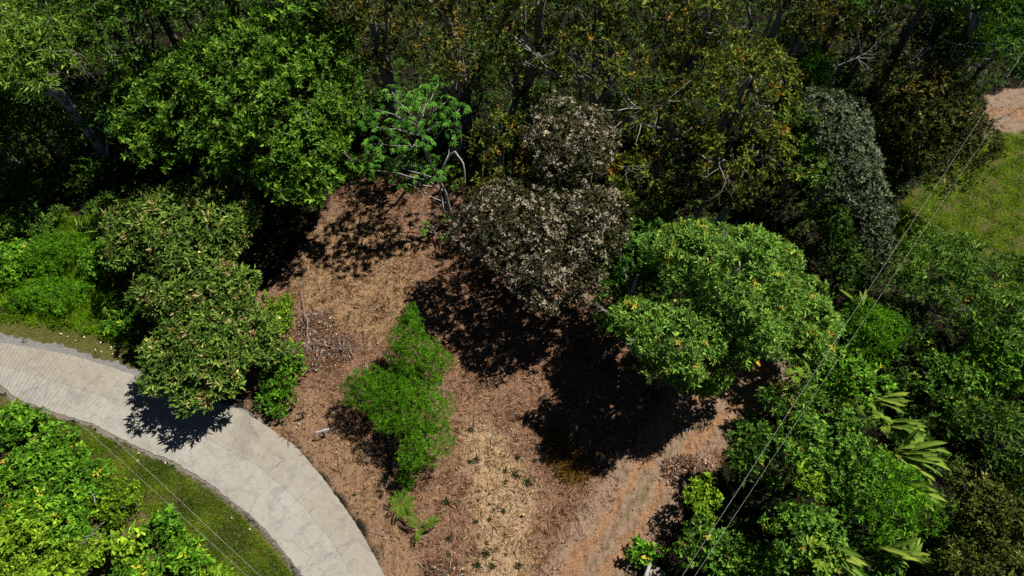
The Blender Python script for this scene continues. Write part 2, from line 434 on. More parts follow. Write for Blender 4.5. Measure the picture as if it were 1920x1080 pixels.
def strip(a, b, z, th, ncross=10):
    """a slab between two edge lines, with skirts down to the ground; uv = metres across, along"""
    n = len(a)
    along = np.concatenate([[0], np.cumsum(np.linalg.norm(np.diff((a + b) / 2, axis=0), axis=1))])
    V, UV = [], []
    for j in range(ncross + 1):
        t = j / ncross
        p = a * (1 - t) + b * t
        V.append(np.column_stack([p, np.full(n, z) + .012 * wob(p, 2.2, 1.0)])); UV.append(np.column_stack([np.linalg.norm(b - a, axis=1) * t, along]))
    V = [np.column_stack([a, np.full(n, z - th)])] + V + [np.column_stack([b, np.full(n, z - th)])]
    UV = [UV[0]] + UV + [UV[-1]]
    V = np.concatenate(V); UV = np.concatenate(UV)
    idx = np.arange(len(V)).reshape(ncross + 3, n)
    F = np.stack([idx[:-1, :-1].ravel(), idx[1:, :-1].ravel(), idx[1:, 1:].ravel(), idx[:-1, 1:].ravel()], 1)
    return V, F, UV

def uvmesh(name, V, F, UV, mat):
    me = make_mesh(name, V, F, mat)
    l = me.uv_layers.new(name='UVMap')
    l.data.foreach_set('uv', UV[F.ravel()].astype(np.float32).ravel())
    return me

def concrete_mat(name, base, dark, pale, worn, groove):
    m, nt, out = new_mat(name); L = nt.links.new
    uv = N(nt, 'ShaderNodeUVMap'); tc = N(nt, 'ShaderNodeTexCoord')
    def noise(src, scale, detail=8, rough=.6, stretch=None, dist=0):
        n = N(nt, 'ShaderNodeTexNoise'); n.inputs['Scale'].default_value = scale; n.inputs['Detail'].default_value = detail
        n.inputs['Roughness'].default_value = rough; n.inputs['Distortion'].default_value = dist
        v = src
        if stretch:
            mp = N(nt, 'ShaderNodeMapping'); mp.inputs['Scale'].default_value = stretch; L(src, mp.inputs[0]); v = mp.outputs[0]
        L(v, n.inputs['Vector']); return n.outputs['Fac']
    O, U = tc.outputs['Object'], uv.outputs[0]
    def col(f, stops):
        r = ramp(nt, stops); L(f, r.inputs[0]); return r.outputs[0]
    def mixc(a, b, f, mode='MIX'):
        x = N(nt, 'ShaderNodeMix', data_type='RGBA', blend_type=mode)
        if isinstance(f, float): x.inputs['Factor'].default_value = f
        else: L(f, x.inputs['Factor'])
        L(a, x.inputs[6]); L(b, x.inputs[7]); return x.outputs[2]
    big = noise(O, .35, 5); mid = noise(O, 3.0, 8); fine = noise(O, 14, 9, .85)
    c = col(big, [(.3, base), (.7, pale)])
    c = mixc(c, col(mid, [(.3, (.90, .89, .87)), (.55, (1, 1, 1)), (.8, (1.06, 1.05, 1.03))]), 1.0, 'MULTIPLY')
    c = mixc(c, col(fine, [(.30, (.55, .54, .52)), (.42, (.97, .97, .97)), (.7, (1.12, 1.11, 1.1))]), 1.0, 'MULTIPLY')
    c = mixc(c, col(noise(O, .8, 6, .65, None, 1.0), [(.35, (.80, .80, .80)), (.5, (1, 1, 1)), (.75, (1.04, 1.03, 1.0))]), 1.0, 'MULTIPLY')
    # brush marks dragged across the lane by the casting crew
    br = noise(U, 1.0, 6, .6, (1.2, 16.0, 1.0), .4)
    c = mixc(c, col(br, [(.30, (.93, .93, .92)), (.5, (1, 1, 1))]), 1.0, 'MULTIPLY')
    # patches where the skin is worn to grey aggregate
    wn_ = noise(O, 1.3, 10, .72, None, .8)
    wm = col(wn_, [(.60 - worn, (0, 0, 0)), (.72 - worn, (.75, .75, .75))])
    c = mixc(c, col(fine, [(.3, dark), (.7, tuple(x * 1.6 for x in dark))]), wm)
    # cracks: thin cross grooves, broken up
    sep = N(nt, 'ShaderNodeSeparateXYZ'); L(U, sep.inputs[0])
    wob_ = noise(O, 2.2, 4); wv = N(nt, 'ShaderNodeMath', operation='MULTIPLY_ADD'); L(wob_, wv.inputs[0]); wv.inputs[1].default_value = .10; L(sep.outputs[1], wv.inputs[2])
    fr = N(nt, 'ShaderNodeMath', operation='MULTIPLY'); L(wv.outputs[0], fr.inputs[0]); fr.inputs[1].default_value = 3.6
    fc = N(nt, 'ShaderNodeMath', operation='FRACT'); L(fr.outputs[0], fc.inputs[0])
    ln = N(nt, 'ShaderNodeMath', operation='LESS_THAN'); L(fc.outputs[0], ln.inputs[0]); ln.inputs[1].default_value = .18
    where = N(nt, 'ShaderNodeMapRange'); L(sep.outputs[1], where.inputs['Value'])
    where.inputs['From Min'].default_value = groove[0]; where.inputs['From Max'].default_value = groove[1]
    where.inputs['To Min'].default_value = .62; where.inputs['To Max'].default_value = .36
    brk = N(nt, 'ShaderNodeMath', operation='LESS_THAN'); L(noise(O, 4.5, 3, .5), brk.inputs[0]); L(where.outputs[0], brk.inputs[1])
    cr = N(nt, 'ShaderNodeMath', operation='MULTIPLY'); L(ln.outputs[0], cr.inputs[0]); L(brk.outputs[0], cr.inputs[1])
    cf = N(nt, 'ShaderNodeMath', operation='MULTIPLY'); L(cr.outputs[0], cf.inputs[0]); cf.inputs[1].default_value = .6
    dk = N(nt, 'ShaderNodeRGB'); dk.outputs[0].default_value = (dark[0], dark[1], dark[2], 1)
    c = mixc(c, dk.outputs[0], cf.outputs[0])
    vo = N(nt, 'ShaderNodeTexVoronoi', feature='DISTANCE_TO_EDGE'); vo.inputs['Scale'].default_value = .5
    wp = N(nt, 'ShaderNodeTexNoise'); wp.inputs['Scale'].default_value = 1.6; wp.inputs['Detail'].default_value = 6
    L(O, wp.inputs['Vector'])
    va = N(nt, 'ShaderNodeVectorMath', operation='MULTIPLY_ADD'); L(wp.outputs['Color'], va.inputs[0]); va.inputs[1].default_value = (1.1, 1.1, 0); L(O, va.inputs[2])
    L(va.outputs[0], vo.inputs['Vector'])
    ve = N(nt, 'ShaderNodeMath', operation='LESS_THAN'); L(vo.outputs['Distance'], ve.inputs[0]); ve.inputs[1].default_value = .006
    vm = N(nt, 'ShaderNodeMath', operation='MULTIPLY'); L(ve.outputs[0], vm.inputs[0]); vm.inputs[1].default_value = .55
    c = mixc(c, dk.outputs[0], vm.outputs[0])
    b = N(nt, 'ShaderNodeBsdfPrincipled'); b.inputs['Roughness'].default_value = .9; b.inputs['Specular IOR Level'].default_value = .2
    L(c, b.inputs['Base Color'])
    bp = N(nt, 'ShaderNodeBump'); bp.inputs['Strength'].default_value = .12; bp.inputs['Distance'].default_value = .01
    L(fine, bp.inputs['Height']); L(bp.outputs[0], b.inputs['Normal'])
    L(b.outputs[0], out.inputs['Surface'])
    return m

GAP = .008
road = empty('concrete_road', (0, 0, 0)); props(road, kind='structure')
V, F, UV = strip(R_out, R_j + jit - acr * GAP / 2, .05, .12)
lane_a = link('lane', uvmesh('upper_lane', V, F, UV, concrete_mat('beige_concrete', (.275, .25, .20), (.14, .13, .115), (.315, .295, .25), -.03, (7.0, 13.0))), road)
lane_a['label'] = 'smoother beige lane of cast concrete'
V, F, UV = strip(R_j + jit + acr * GAP / 2, R_in, .05, .12)
lane_b = link('lane', uvmesh('lower_lane', V, F, UV, concrete_mat('worn_concrete', (.30, .284, .245), (.15, .143, .13), (.34, .325, .29), .06, (9.0, 16.0))), road)
lane_b['label'] = 'paler cracked lane of worn concrete'
# gravel shoulder sheets, ragged
def shoulder(name, edge, side, w0, w1, z, seed, mat, i0=0, i1=NR):
    r = np.random.default_rng(seed)
    n = i1 - i0
    wdt = np.linspace(w0, w1, n) + ragged(n, .11, seed)
    a = edge[i0:i1] - acr[i0:i1] * side * .06
    b = edge[i0:i1] + acr[i0:i1] * side * np.maximum(wdt, .08)[:, None]
    V, F, UV = strip(a, b, z, .08, 3)
    if side < 0: F = F[:, ::-1]
    return props(link(name, uvmesh(name, V, F, UV, mat)), kind='structure')
shoulder('road_shoulder', R_out, -1, .7, .05, .015, 11, M['gravel'], 0, 250)
shoulder('road_shoulder', R_in, 1, .30, .06, .012, 12, noise_mat('dirty_gravel', (.09, .078, .06), (.23, .20, .155), 14, rough=.95, detail=9, bump=.6))

# ------------------------------------------------------------------ leaves
def leaf_batch(P, D, Nn, L, Wd, tint, fold=.25, lv=2, curl=.0):
    """many flat folded leaves: base P, direction D, face normal Nn, length, width"""
    n = len(P)
    D = unit(D); S = unit(np.cross(D, Nn)); Nn = np.cross(S, D)
    L = L[:, None]; Wd = Wd[:, None]
    tip = P + D * L - Nn * L * curl
    if lv == 2:
        m1 = P + D * L * .48
        a = m1 + S * Wd * .5 + Nn * Wd * fold; b = m1 - S * Wd * .5 + Nn * Wd * fold
        V = np.stack([P, a, tip, b], 1).reshape(-1, 3)
        o = np.arange(n)[:, None] * 4
        F = np.concatenate([o + [0, 1, 2], o + [0, 2, 3]], 1).reshape(-1, 3)
        return V, F, np.repeat(tint, 4)
    m1 = P + D * L * .30; m2 = P + D * L * .68 - Nn * L * curl * .4
    a1 = m1 + S * Wd * .46 + Nn * Wd * fold; b1 = m1 - S * Wd * .46 + Nn * Wd * fold
    a2 = m2 + S * Wd * .40 + Nn * Wd * fold; b2 = m2 - S * Wd * .40 + Nn * Wd * fold
    V = np.stack([P, a1, a2, tip, b2, b1], 1).reshape(-1, 3)
    o = np.arange(n)[:, None] * 6
    F = np.concatenate([o + [0, 1, 2], o + [0, 2, 3], o + [0, 3, 4], o + [0, 4, 5]], 1).reshape(-1, 3)
    return V, F, np.repeat(tint, 6)

def rosette(rng, Cn, A, k, L, wr, spread, lift, tint_c, tvar, csc=1.0):
    """k leaves round each cluster centre Cn with axis A"""
    n = len(Cn)
    ref = unit(rng.normal(size=(n, 3)))
    B1 = unit(np.cross(A, ref)); B2 = np.cross(A, B1)
    Cn = np.repeat(Cn, k, 0); A = np.repeat(A, k, 0); B1 = np.repeat(B1, k, 0); B2 = np.repeat(B2, k, 0)
    m = n * k
    ph = np.tile(np.arange(k) * 2 * math.pi / k, n) + rng.normal(size=m) * .35
    el = np.radians(lift + rng.normal(size=m) * spread)
    R = B1 * np.cos(ph)[:, None] + B2 * np.sin(ph)[:, None]
    D = R * np.cos(el)[:, None] + A * np.sin(el)[:, None]
    Nn = A * np.cos(el)[:, None] - R * np.sin(el)[:, None]
    Ls = L * np.repeat(rng.uniform(.75, 1.25, n) * csc, k) * rng.uniform(.55, 1.25, m)
    P = Cn + R * (Ls * .06)[:, None] - A * rng.uniform(0, .5, m)[:, None] * L
    t = np.repeat(tint_c, k) + rng.normal(size=m) * tvar
    return P, D, Nn, Ls, Ls * wr * rng.uniform(.8, 1.15, m), t

# leaf length m, width ratio, leaves per cluster, leaf area index, gap threshold, gap frequency ...
SPECIES = {
    'glossy':    dict(mat='glossy', L=.29, wr=.42, k=7, lai=2.5, gap=0.06, gf=0.95, lift=25, spread=22, bark='bark', lv=2),
    'lance':     dict(mat='lance', L=.38, wr=.25, k=7, lai=2.4, gap=-0.05, gf=1.1, lift=20, spread=20, bark='palebark', lv=2),
    'brownish':  dict(mat='brownish', L=0.33, wr=.33, k=7, lai=3.2, gap=-0.5, gf=1.3, lift=28, spread=25, bark='bark', lv=4, odd=.10, odd_t=(.80, .95), odd_leaf=.006),
    'olive':     dict(mat='olive', L=.30, wr=.42, k=6, lai=1.35, fill=.1, gap=0.05, gf=1.3, lift=10, spread=35, bark='greybark', lv=2, odd=.07, odd_t=(.84, 1.0)),
    'russet':    dict(mat='russet', L=.30, wr=.42, k=6, lai=1.35, fill=.1, gap=0.08, gf=1.3, lift=10, spread=35, bark='greybark', lv=2, odd=.07, odd_t=(.82, .97)),
    'cream':     dict(mat='cream', L=.175, wr=.55, k=6, lai=2.1, gap=-0.12, gf=1.4, lift=15, spread=35, bark='bark', lv=2, odd=.30, odd_t=(.80, .96)),
    'fresh':     dict(mat='fresh', L=.255, wr=.30, k=8, lai=2.8, gap=-0.02, gf=1.05, lift=22, spread=22, bark='greybark', lv=2, odd=.025, odd_t=(.86, 1.0)),
    'bluish':    dict(mat='bluish', L=.30, wr=.30, k=8, lai=2.4, gap=0.0, gf=1.2, lift=22, spread=22, bark='greybark', lv=2),
    'silver':    dict(mat='silver', L=.22, wr=.45, k=7, lai=2.2, gap=-0.2, gf=1.3, lift=20, spread=30, bark='greybark', lv=2),
    'darkolive': dict(mat='darkolive', L=.25, wr=.40, k=6, lai=2.2, gap=-.25, gf=1.3, lift=10, spread=35, bark='bark', lv=2, odd=.02, odd_t=(.95, 1.0)),
    'willow':    dict(mat='willow', L=.32, wr=.24, k=7, lai=2.0, gap=-0.0, gf=1.2, lift=25, spread=30, bark='greybark', lv=2, odd=.02, odd_t=(.88, 1.0)),
    'vine':      dict(mat='vine', L=.185, wr=.62, k=6, lai=2.1, gap=0.02, gf=1.25, lift=12, spread=30, bark='bark', lv=2, odd=.02, odd_t=(.86, 1.0)),
    'shrub':     dict(mat='shrub', L=.24, wr=.50, k=6, lai=2.2, gap=-.3, gf=2.0, lift=15, spread=25, bark='bark', lv=4, odd=.02, odd_t=(.86, 1.0)),
    'broad':     dict(mat='lime', L=.36, wr=.60, k=6, lai=1.8, gap=-.3, gf=2.0, lift=12, spread=22, bark='bark', lv=4),
    'lime':      dict(mat='lime', L=.22, wr=.50, k=6, lai=2.2, gap=-.3, gf=2.0, lift=15, spread=25, bark='bark', lv=2),
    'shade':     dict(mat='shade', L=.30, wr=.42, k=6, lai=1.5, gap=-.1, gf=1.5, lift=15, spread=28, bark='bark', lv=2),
    'feather':   dict(mat='feather', L=.22, wr=.22, k=9, lai=2.0, gap=-.18, gf=2.2, lift=25, spread=45, bark='greybark', lv=2, out=.22),
}

def crown_mesh(name, rng, blobs, R, sp, dens=1.0, lscale=1.0, tshift=0.0):
    s = SPECIES[sp]
    L = s['L'] * lscale
    area = math.pi * R[0] * R[1]
    la = L * L * s['wr'] * .55
    want = int(area * s['lai'] * .85 * dens / la / s['k'])
    bl = np.asarray(blobs)                                    # x y z rx ry rz
    wgt = bl[:, 3] * bl[:, 4]; wgt = wgt / wgt.sum()
    got, axes, tn = [], [], []
    n = 0
    ph = rng.uniform(0, 6)
    for it in range(12):
        m = max(want * 2, 200)
        b = rng.choice(len(bl), m, p=wgt)
        u = unit(rng.normal(size=(m, 3)))
        keep = (u[:, 2] > -.25) | (rng.random(m) < .25)
        b, u = b[keep], u[keep]; m = len(b)
        rf = 1 - np.abs(rng.normal(size=m)) * .12 + rng.normal(size=m) * .04
        rf = np.where(rng.random(m) < s.get('out', .08), rf + rng.uniform(0, .2, m), rf)
        p = bl[b, :3] + u * bl[b, 3:6] * rf[:, None]
        # drop points buried deep in another blob
        deep = np.zeros(m, bool)
        for q in bl:
            deep |= (((p - q[:3]) / q[3:6]) ** 2).sum(1) < .45
        gapn = .8 * wob(p, s['gf'] / lscale ** .5, ph) + .5 * wob(p, s['gf'] * 2.3, ph * 1.7) + .45 * wob(p, s['gf'] * 4.1, ph * 2.3)
        ok = ~deep & (gapn > s['gap']) & (p[:, 2] > .12)
        p, u = p[ok], u[ok]
        ax = unit(u + np.array([0, 0, .55]) + rng.normal(size=p.shape) * .42)
        got.append(p); axes.append(ax); tn.append(.5 * wob(p, s['gf'] * .6, ph + 1) + .35 * wob(p, s['gf'] * 3, ph))
        n += len(p)
        if n >= want: break
    p = np.concatenate(got)[:want]; ax = np.concatenate(axes)[:want]; tn = np.concatenate(tn)[:want]
    # leaves deeper inside the crown
    m = int(want * s.get('fill', .2))
    b = rng.choice(len(bl), m, p=wgt); u = unit(rng.normal(size=(m, 3)))
    q = bl[b, :3] + u * bl[b, 3:6] * rng.uniform(.15, .72, m)[:, None]
    q = q[q[:, 2] > .1]
    p = np.concatenate([p, q]); ax = np.concatenate([ax, unit(rng.normal(size=q.shape) * .5 + np.array([0, 0, 1]))]); tn = np.concatenate([tn, np.zeros(len(q))])
    t = np.clip(.42 + tshift + tn * .24 + rng.normal(size=len(p)) * .13, .02, .72)
    if s.get('odd'):
        on = wob(p, 1.1, ph + 4) + rng.normal(size=len(p)) * .55
        thr = np.quantile(on, 1 - s['odd'])
        lo, hi = s['odd_t']
        oddc = on > thr
        t = np.where(oddc, rng.uniform(lo, hi, len(p)), t)
    P_, D_, N_, L_, W_, t_ = rosette(rng, p, ax, s['k'], L, s['wr'], s['spread'], s['lift'], t, .17, np.concatenate([np.ones(len(p) - len(q)), np.full(len(q), 1.7)]))
    if s.get('odd'):
        oc = np.repeat(oddc, s['k']); t_ = np.where(oc, np.clip(t_, lo, hi), np.minimum(t_, .74))
    else:
        t_ = np.minimum(t_, .8)
    if s.get('odd_leaf'):
        t_ = np.where(rng.random(len(t_)) < s['odd_leaf'], 1.0, t_)
    V, F, T = leaf_batch(P_, D_, N_, L_, W_, np.clip(t_, 0, 1), lv=s['lv'], fold=.2, curl=.06)
    return make_mesh(name, V, F, M[s['mat']], T), p

def bent(rng, a, b, n, amp):
    a, b = np.asarray(a, float), np.asarray(b, float)
    t = np.linspace(0, 1, n)[:, None]
    d = np.linalg.norm(b - a)
    o = np.cumsum(rng.normal(size=(n, 3)), 0); o -= o[0]; o -= t * o[-1]
    return a + (b - a) * t + o * amp * d / math.sqrt(n)

def branch_mesh(rng, pts, r0, r1, fork=3, twig=.5):
    """one bare bough with forks, as a single connected mesh"""
    parts = [tube(pts, np.linspace(r0, r1, len(pts)), 6)]
    n = len(pts); Lt = np.linalg.norm(pts[-1] - pts[0])
    for i in range(fork):
        k = rng.integers(max(1, n // 3), n)
        d = unit(pts[k] - pts[k - 1]) + rng.normal(size=3) * .55
        q = bent(rng, pts[k], pts[k] + unit(d) * Lt * twig * rng.uniform(.5, 1.1), 6, .06)
        r = r0 + (r1 - r0) * k / n
        parts.append(tube(q, np.linspace(r * .7, r * .2, 6), 5))
        for j in range(2):
            kk = rng.integers(2, 6)
            d2 = unit(q[kk] - q[kk - 1]) + rng.normal(size=3) * .6
            q2 = bent(rng, q[kk], q[kk] + unit(d2) * Lt * twig * .5 * rng.uniform(.4, 1), 4, .1)
            parts.append(tube(q2, np.linspace(r * .35, r * .12, 4), 4))
    return merge(parts)

def dims(px, py, z, rx, ry, hr):
    c = W(px, py, z); s = PX(c)
    Rx = rx / s
    th = math.atan2(math.hypot(c[0], c[1]), CAMH - z)
    Rz = hr * min(rx, ry) / s
    q = (ry / s) ** 2 - (Rz * math.sin(th)) ** 2
    Ry = max(math.sqrt(max(q, 0)) / max(math.cos(th), .3), .55 * Rx)
    return c, np.array([Rx, Ry, Rz])

def make_blobs(rng, R, nb, br=.46):
    bl = [np.array([0, 0, -.05 * R[2], .62 * R[0], .62 * R[1], .75 * R[2]])]
    cand = []
    for i in range(nb):
        best, bd = None, -1
        for j in range(12):
            u = unit(rng.normal(size=3)); u[2] = abs(u[2]) * .9 - .3
            p = u * R * rng.uniform(.5, .72)
            d = min([np.linalg.norm((p - q) / R) for q in cand] or [9])
            if d > bd: best, bd = p, d
        cand.append(best)
        f = br * rng.uniform(.75, 1.15)
        bl.append(np.array([*best, f * R[0], f * R[1], f * R[2] * 1.05]))
    return bl

TREES = []
def plant(name, label, cat, px, py, z, rx, ry, sp, nb=8, seed=0, hr=.8, dens=1.0, lscale=1.0, group=None, limbs=4, bare=0,
          lobes=None, tshift=0.0, trunk_r=None, part='crown', lean=(0, 0), br=.46, bare_mat='greybark', bare_len=1.0):
    """a tree or shrub: trunk and limbs rising from the ground, crown of leaf clusters whose middle stands at height z over the ground"""
    rng = np.random.default_rng(seed * 7919 + int(px) * 31 + int(py))
    if lobes is None: lobes = [(px, py, z, rx, ry)]
    c0, R0 = dims(px, py, z, rx, ry, hr)
    base = np.array([c0[0] + lean[0], c0[1] + lean[1], 0])
    base[2] = float(ground_height(base[0], base[1])[0]) - .05
    blobs, Rt = [], 0
    for (lx, ly, lz, lrx, lry) in lobes:
        c, R = dims(lx, ly, lz, lrx, lry, hr)
        for b in make_blobs(rng, R, nb, br):
            b = b.copy(); b[:3] += c - base; blobs.append(b)
        Rt += R[0] * R[1]
    Req = (math.sqrt(Rt), math.sqrt(Rt))
    root = empty(name, base, label, cat, group)
    me, cl = crown_mesh(part, rng, blobs, Req, sp, dens, lscale, tshift)
    co = link(part, me, root); co['kind'] = 'stuff'
    s = SPECIES[sp]
    cc = c0 - base
    tr = trunk_r or max(.035, .028 * cc[2] + .012 * R0[0])
    top = cc + np.array([0, 0, .1 * R0[2]])
    pts = bent(rng, (0, 0, -.2), top, 8, .05)
    v, f = tube(pts, np.linspace(tr * 1.25, tr * .35, 8), 8)
    link('trunk' if cc[2] + R0[2] > 2.6 else 'stem', make_mesh('trunk', v, f, M[s['bark']], smooth=True), root)
    order = rng.permutation(len(blobs))[:limbs]
    for i in order:
        k = rng.integers(2, 6)
        e = blobs[i][:3] * .98 + np.array([0, 0, .15 * blobs[i][5]])
        q = bent(rng, pts[k], e, 6, .08)
        v, f = tube(q, np.linspace(tr * .55, tr * .16, 6), 6)
        link('limb', make_mesh('limb', v, f, M[s['bark']], smooth=True), root)
    for i in range(bare):
        b = blobs[rng.integers(len(blobs))]
        u = unit(rng.normal(size=3) + np.array([0, -.5, .9]))
        a = b[:3] + u * b[3:6] * .3
        e = b[:3] + (u + rng.normal(size=3) * .35) * b[3:6] * rng.uniform(1.0, 1.18) + unit(rng.normal(size=3)) * .7 * bare_len
        q = bent(rng, a, e, 8, .07)
        v, f = branch_mesh(rng, q, .028 + .008 * R0[0], .012, 5, .6)
        link('bare_branch', make_mesh('bare_branch', v, f, M[bare_mat], smooth=True), root)
    TREES.append(root)
    return root
# ------------------------------------------------------------------ the forest: trees, one by one
T = plant
# back left
T('glossy_tree', 'large glossy green tree filling the upper left, beside the palmate-leaved tree', 'tree', 470, 190, 8.0, 235, 215, 'glossy', nb=16, seed=1, hr=.85, limbs=7, bare=3, dens=1.15, br=.36,
  lobes=[(470, 170, 8.5, 200, 175), (565, 300, 6.5, 110, 105), (330, 190, 7.0, 110, 130), (590, 130, 8.5, 95, 130)])
T('lance_leaved_tree', 'light green tree with long narrow leaves in the top left corner', 'tree', 50, 100, 10.0, 130, 95, 'lance', nb=12, seed=2, limbs=5, bare=4, br=.36, lobes=[(50, 95, 10.5, 135, 92), (-60, 60, 10, 120, 110)])
T('dark_forest_tree', 'dark thin tree with bare pale twigs between the two big trees at top left', 'tree', 205, 40, 10.5, 105, 85, 'shade', nb=6, seed=3, limbs=3, bare=4, dens=.8)
T('dark_forest_tree', 'dark shaded tree below the narrow-leaved tree at the left edge', 'tree', 55, 235, 4.5, 110, 90, 'shade', nb=6, seed=4, limbs=3, dens=.7)
T('dark_forest_tree', 'dark shaded tree behind the large glossy tree at the top edge', 'tree', 300, -40, 8.0, 110, 90, 'shade', nb=6, seed=5, limbs=3)
T('brown_tipped_tree', 'low rounded tree with brown leaf tips beside the concrete road', 'tree', 370, 540, 3.0, 150, 215, 'brownish', nb=15, seed=6, hr=.66, limbs=6, br=.30,
  lobes=[(346, 430, 4.3, 172, 124), (372, 542, 3.7, 132, 95), (388, 654, 3.0, 148, 116)], trunk_r=.16, dens=1.1)
# the dry season canopy at the top
T('russet_tree', 'brown leaved tree at the top edge right of the large glossy tree', 'tree', 700, 70, 7.5, 94, 76, 'russet', nb=8, seed=10, bare=2, limbs=4)
T('russet_tree', 'brown and olive tree above the dark gap behind the palmate-leaved tree', 'tree', 835, 75, 10.5, 86, 76, 'russet', nb=8, seed=11, bare=2, limbs=4, tshift=.08)
T('olive_tree', 'yellow-olive tree at the top edge left of the pale leaning bough', 'tree', 960, 65, 8.0, 94, 86, 'olive', nb=8, seed=12, bare=5, limbs=5)
T('olive_tree', 'olive and orange tree around the long pale leaning bough', 'tree', 1120, 100, 9.5, 112, 99, 'olive', nb=9, seed=13, bare=7, limbs=5, tshift=-.04)
T('olive_tree', 'greener olive tree with bare grey twigs at the top edge, right of the orange leaves', 'tree', 1290, 90, 8.0, 104, 104, 'olive', nb=9, seed=14, bare=7, limbs=5, tshift=.05)
T('olive_tree', 'yellowish olive tree with dark bare boughs left of the feathery treetop', 'tree', 1405, 150, 10.5, 94, 99, 'olive', nb=8, seed=15, bare=6, limbs=5, tshift=.08)
T('olive_tree', 'olive tree with fanned bare pale twigs right of the upper cream-flowered treetop', 'tree', 1260, 245, 6.0, 94, 76, 'olive', nb=8, seed=16, bare=7, limbs=4)
T('olive_tree', 'mottled olive and yellow tree left of the silver-green tree', 'tree', 1410, 275, 8.0, 99, 86, 'olive', nb=9, seed=17, bare=6, limbs=5, tshift=.1)
T('russet_tree', 'rusty orange tree just above the rounded fresh green tree', 'tree', 1330, 350, 4.6, 117, 50, 'russet', nb=8, seed=18, bare=2, limbs=4, tshift=.1)
T('olive_tree', 'orange flecked olive tree below the upper cream-flowered treetop', 'tree', 1150, 330, 5.5, 99, 54, 'olive', nb=8, seed=19, bare=4, limbs=4)
T('olive_tree', 'small dark olive tree right of the dark trunks above the bent pale trunk', 'tree', 945, 255, 6.0, 63, 68, 'olive', nb=7, seed=20, bare=4, limbs=3, tshift=-.1)
T('orange_leaved_tree', 'orange and olive treetop between the bent pale trunk and cream flowers', 'tree', 950, 345, 5.0, 86, 45, 'russet', nb=7, seed=21, bare=2, limbs=3, tshift=.14)
T('feathery_tree', 'small olive feathery treetop above the silver-green tree', 'tree', 1500, 95, 7.5, 60, 70, 'feather', nb=6, seed=22, limbs=3, tshift=-.12, lscale=1.1)
T('russet_tree', 'rusty tree with bare twigs at the top edge above the silver-green tree', 'tree', 1520, 30, 11.0, 76, 68, 'russet', nb=7, seed=23, bare=3, limbs=4)
T('bare_twig_tree', 'nearly bare tree with pale radiating twigs right of the rusty treetop', 'tree', 1620, 100, 6.5, 76, 72, 'russet', nb=7, seed=24, bare=6, limbs=5, dens=.6, tshift=-.05)
T('bare_twig_tree', 'dark thin tree with orange leaves and bare twigs at the top edge', 'tree', 1650, 15, 8.5, 86, 54, 'russet', nb=6, seed=25, bare=3, limbs=4, dens=.6, tshift=-.1)
T('russet_tree', 'brown leaved tree with forked pale twigs above the dark olive tree', 'tree', 1710, 140, 8.0, 76, 54, 'russet', nb=7, seed=26, bare=4, limbs=4, dens=.8)
T('cream_flowered_tree', 'upper small treetop covered with cream flowers, below the pale leaning bough', 'tree', 1075, 260, 8.0, 108, 84, 'cream', nb=9, seed=27, limbs=4, tshift=.05)
T('cream_flowered_tree', 'large dark tree dotted with cream flowers above the clearing', 'tree', 1010, 445, 5.0, 180, 135, 'cream', nb=14, seed=28, limbs=6, br=.36, hr=.8, dens=1.1,
  lobes=[(975, 420, 6.2, 150, 105), (1110, 420, 6.4, 80, 110), (1030, 510, 5.6, 95, 75), (1085, 520, 5.2, 55, 55)])
T('fresh_green_tree', 'big rounded fresh green tree at the middle right above the dirt track', 'tree', 1380, 550, 7.5, 200, 175, 'fresh', tshift=.03, nb=18, seed=29, limbs=7, bare=16, hr=.85, br=.31, dens=1.25,
  lobes=[(1380, 525, 8.4, 155, 140), (1410, 630, 5.4, 95, 62), (1270, 630, 7.4, 110, 95), (1490, 600, 3.6, 95, 115), (1290, 470, 8.6, 90, 80), (1190, 600, 7.2, 66, 55), (1300, 700, 4.6, 85, 50)], bare_len=.7)
T('blue_green_tree', 'darker blue-green tree on the left side of the rounded fresh green tree', 'tree', 1195, 520, 7.0, 75, 90, 'bluish', nb=8, seed=30, limbs=4, lobes=[(1205, 480, 5.2, 70, 76), (1185, 600, 4.6, 62, 55), (1150, 530, 4.2, 48, 60)])
T('silver_green_tree', 'silver-grey leaved tree left of the dark olive tree', 'tree', 1590, 285, 6.5, 80, 130, 'silver', nb=10, seed=31, limbs=4, lobes=[(1570, 225, 7.0, 62, 72), (1605, 320, 6.2, 62, 90)], dens=1.1)
T('green_leaved_tree', 'green tree grown into the left side of the silver-leaved tree', 'tree', 1525, 250, 6.2, 62, 62, 'fresh', nb=7, seed=32, limbs=3, lobes=[(1520, 235, 6.5, 45, 50), (1540, 320, 5.8, 52, 45)], tshift=-.06)
T('dark_olive_tree', 'broad dark olive tree beside the far patch of bare track', 'tree', 1755, 235, 6.0, 105, 105, 'darkolive', nb=11, seed=33, limbs=5, bare=2, dens=1.15)
T('dark_olive_tree', 'dark olive tree in front of the larger one, above the meadow edge', 'tree', 1690, 300, 4.0, 60, 55, 'darkolive', nb=7, seed=34, limbs=3, tshift=-.1)
T('dark_forest_tree', 'almost black shaded tree between the bare twigs and the upper right corner', 'tree', 1760, 65, 7.0, 75, 60, 'shade', nb=7, seed=35, limbs=3, bare=2, tshift=-.2)
T('feathery_tree', 'yellow-green feathery boughs reaching out in the upper right', 'tree', 1815, 85, 7.5, 62, 40, 'feather', nb=6, seed=36, limbs=4, bare=2, dens=.7, tshift=-.15, lscale=1.2)
T('corner_tree', 'deep green tree in the upper right corner', 'tree', 1895, 60, 5.5, 60, 90, 'bluish', nb=8, seed=37, limbs=4, tshift=-.05, lean=(2.5, 3.0))
T('corner_tree', 'feathery topped green tree at the top edge near the right corner', 'tree', 1800, 5, 9.0, 70, 45, 'feather', nb=6, seed=38, limbs=3, tshift=-.15)
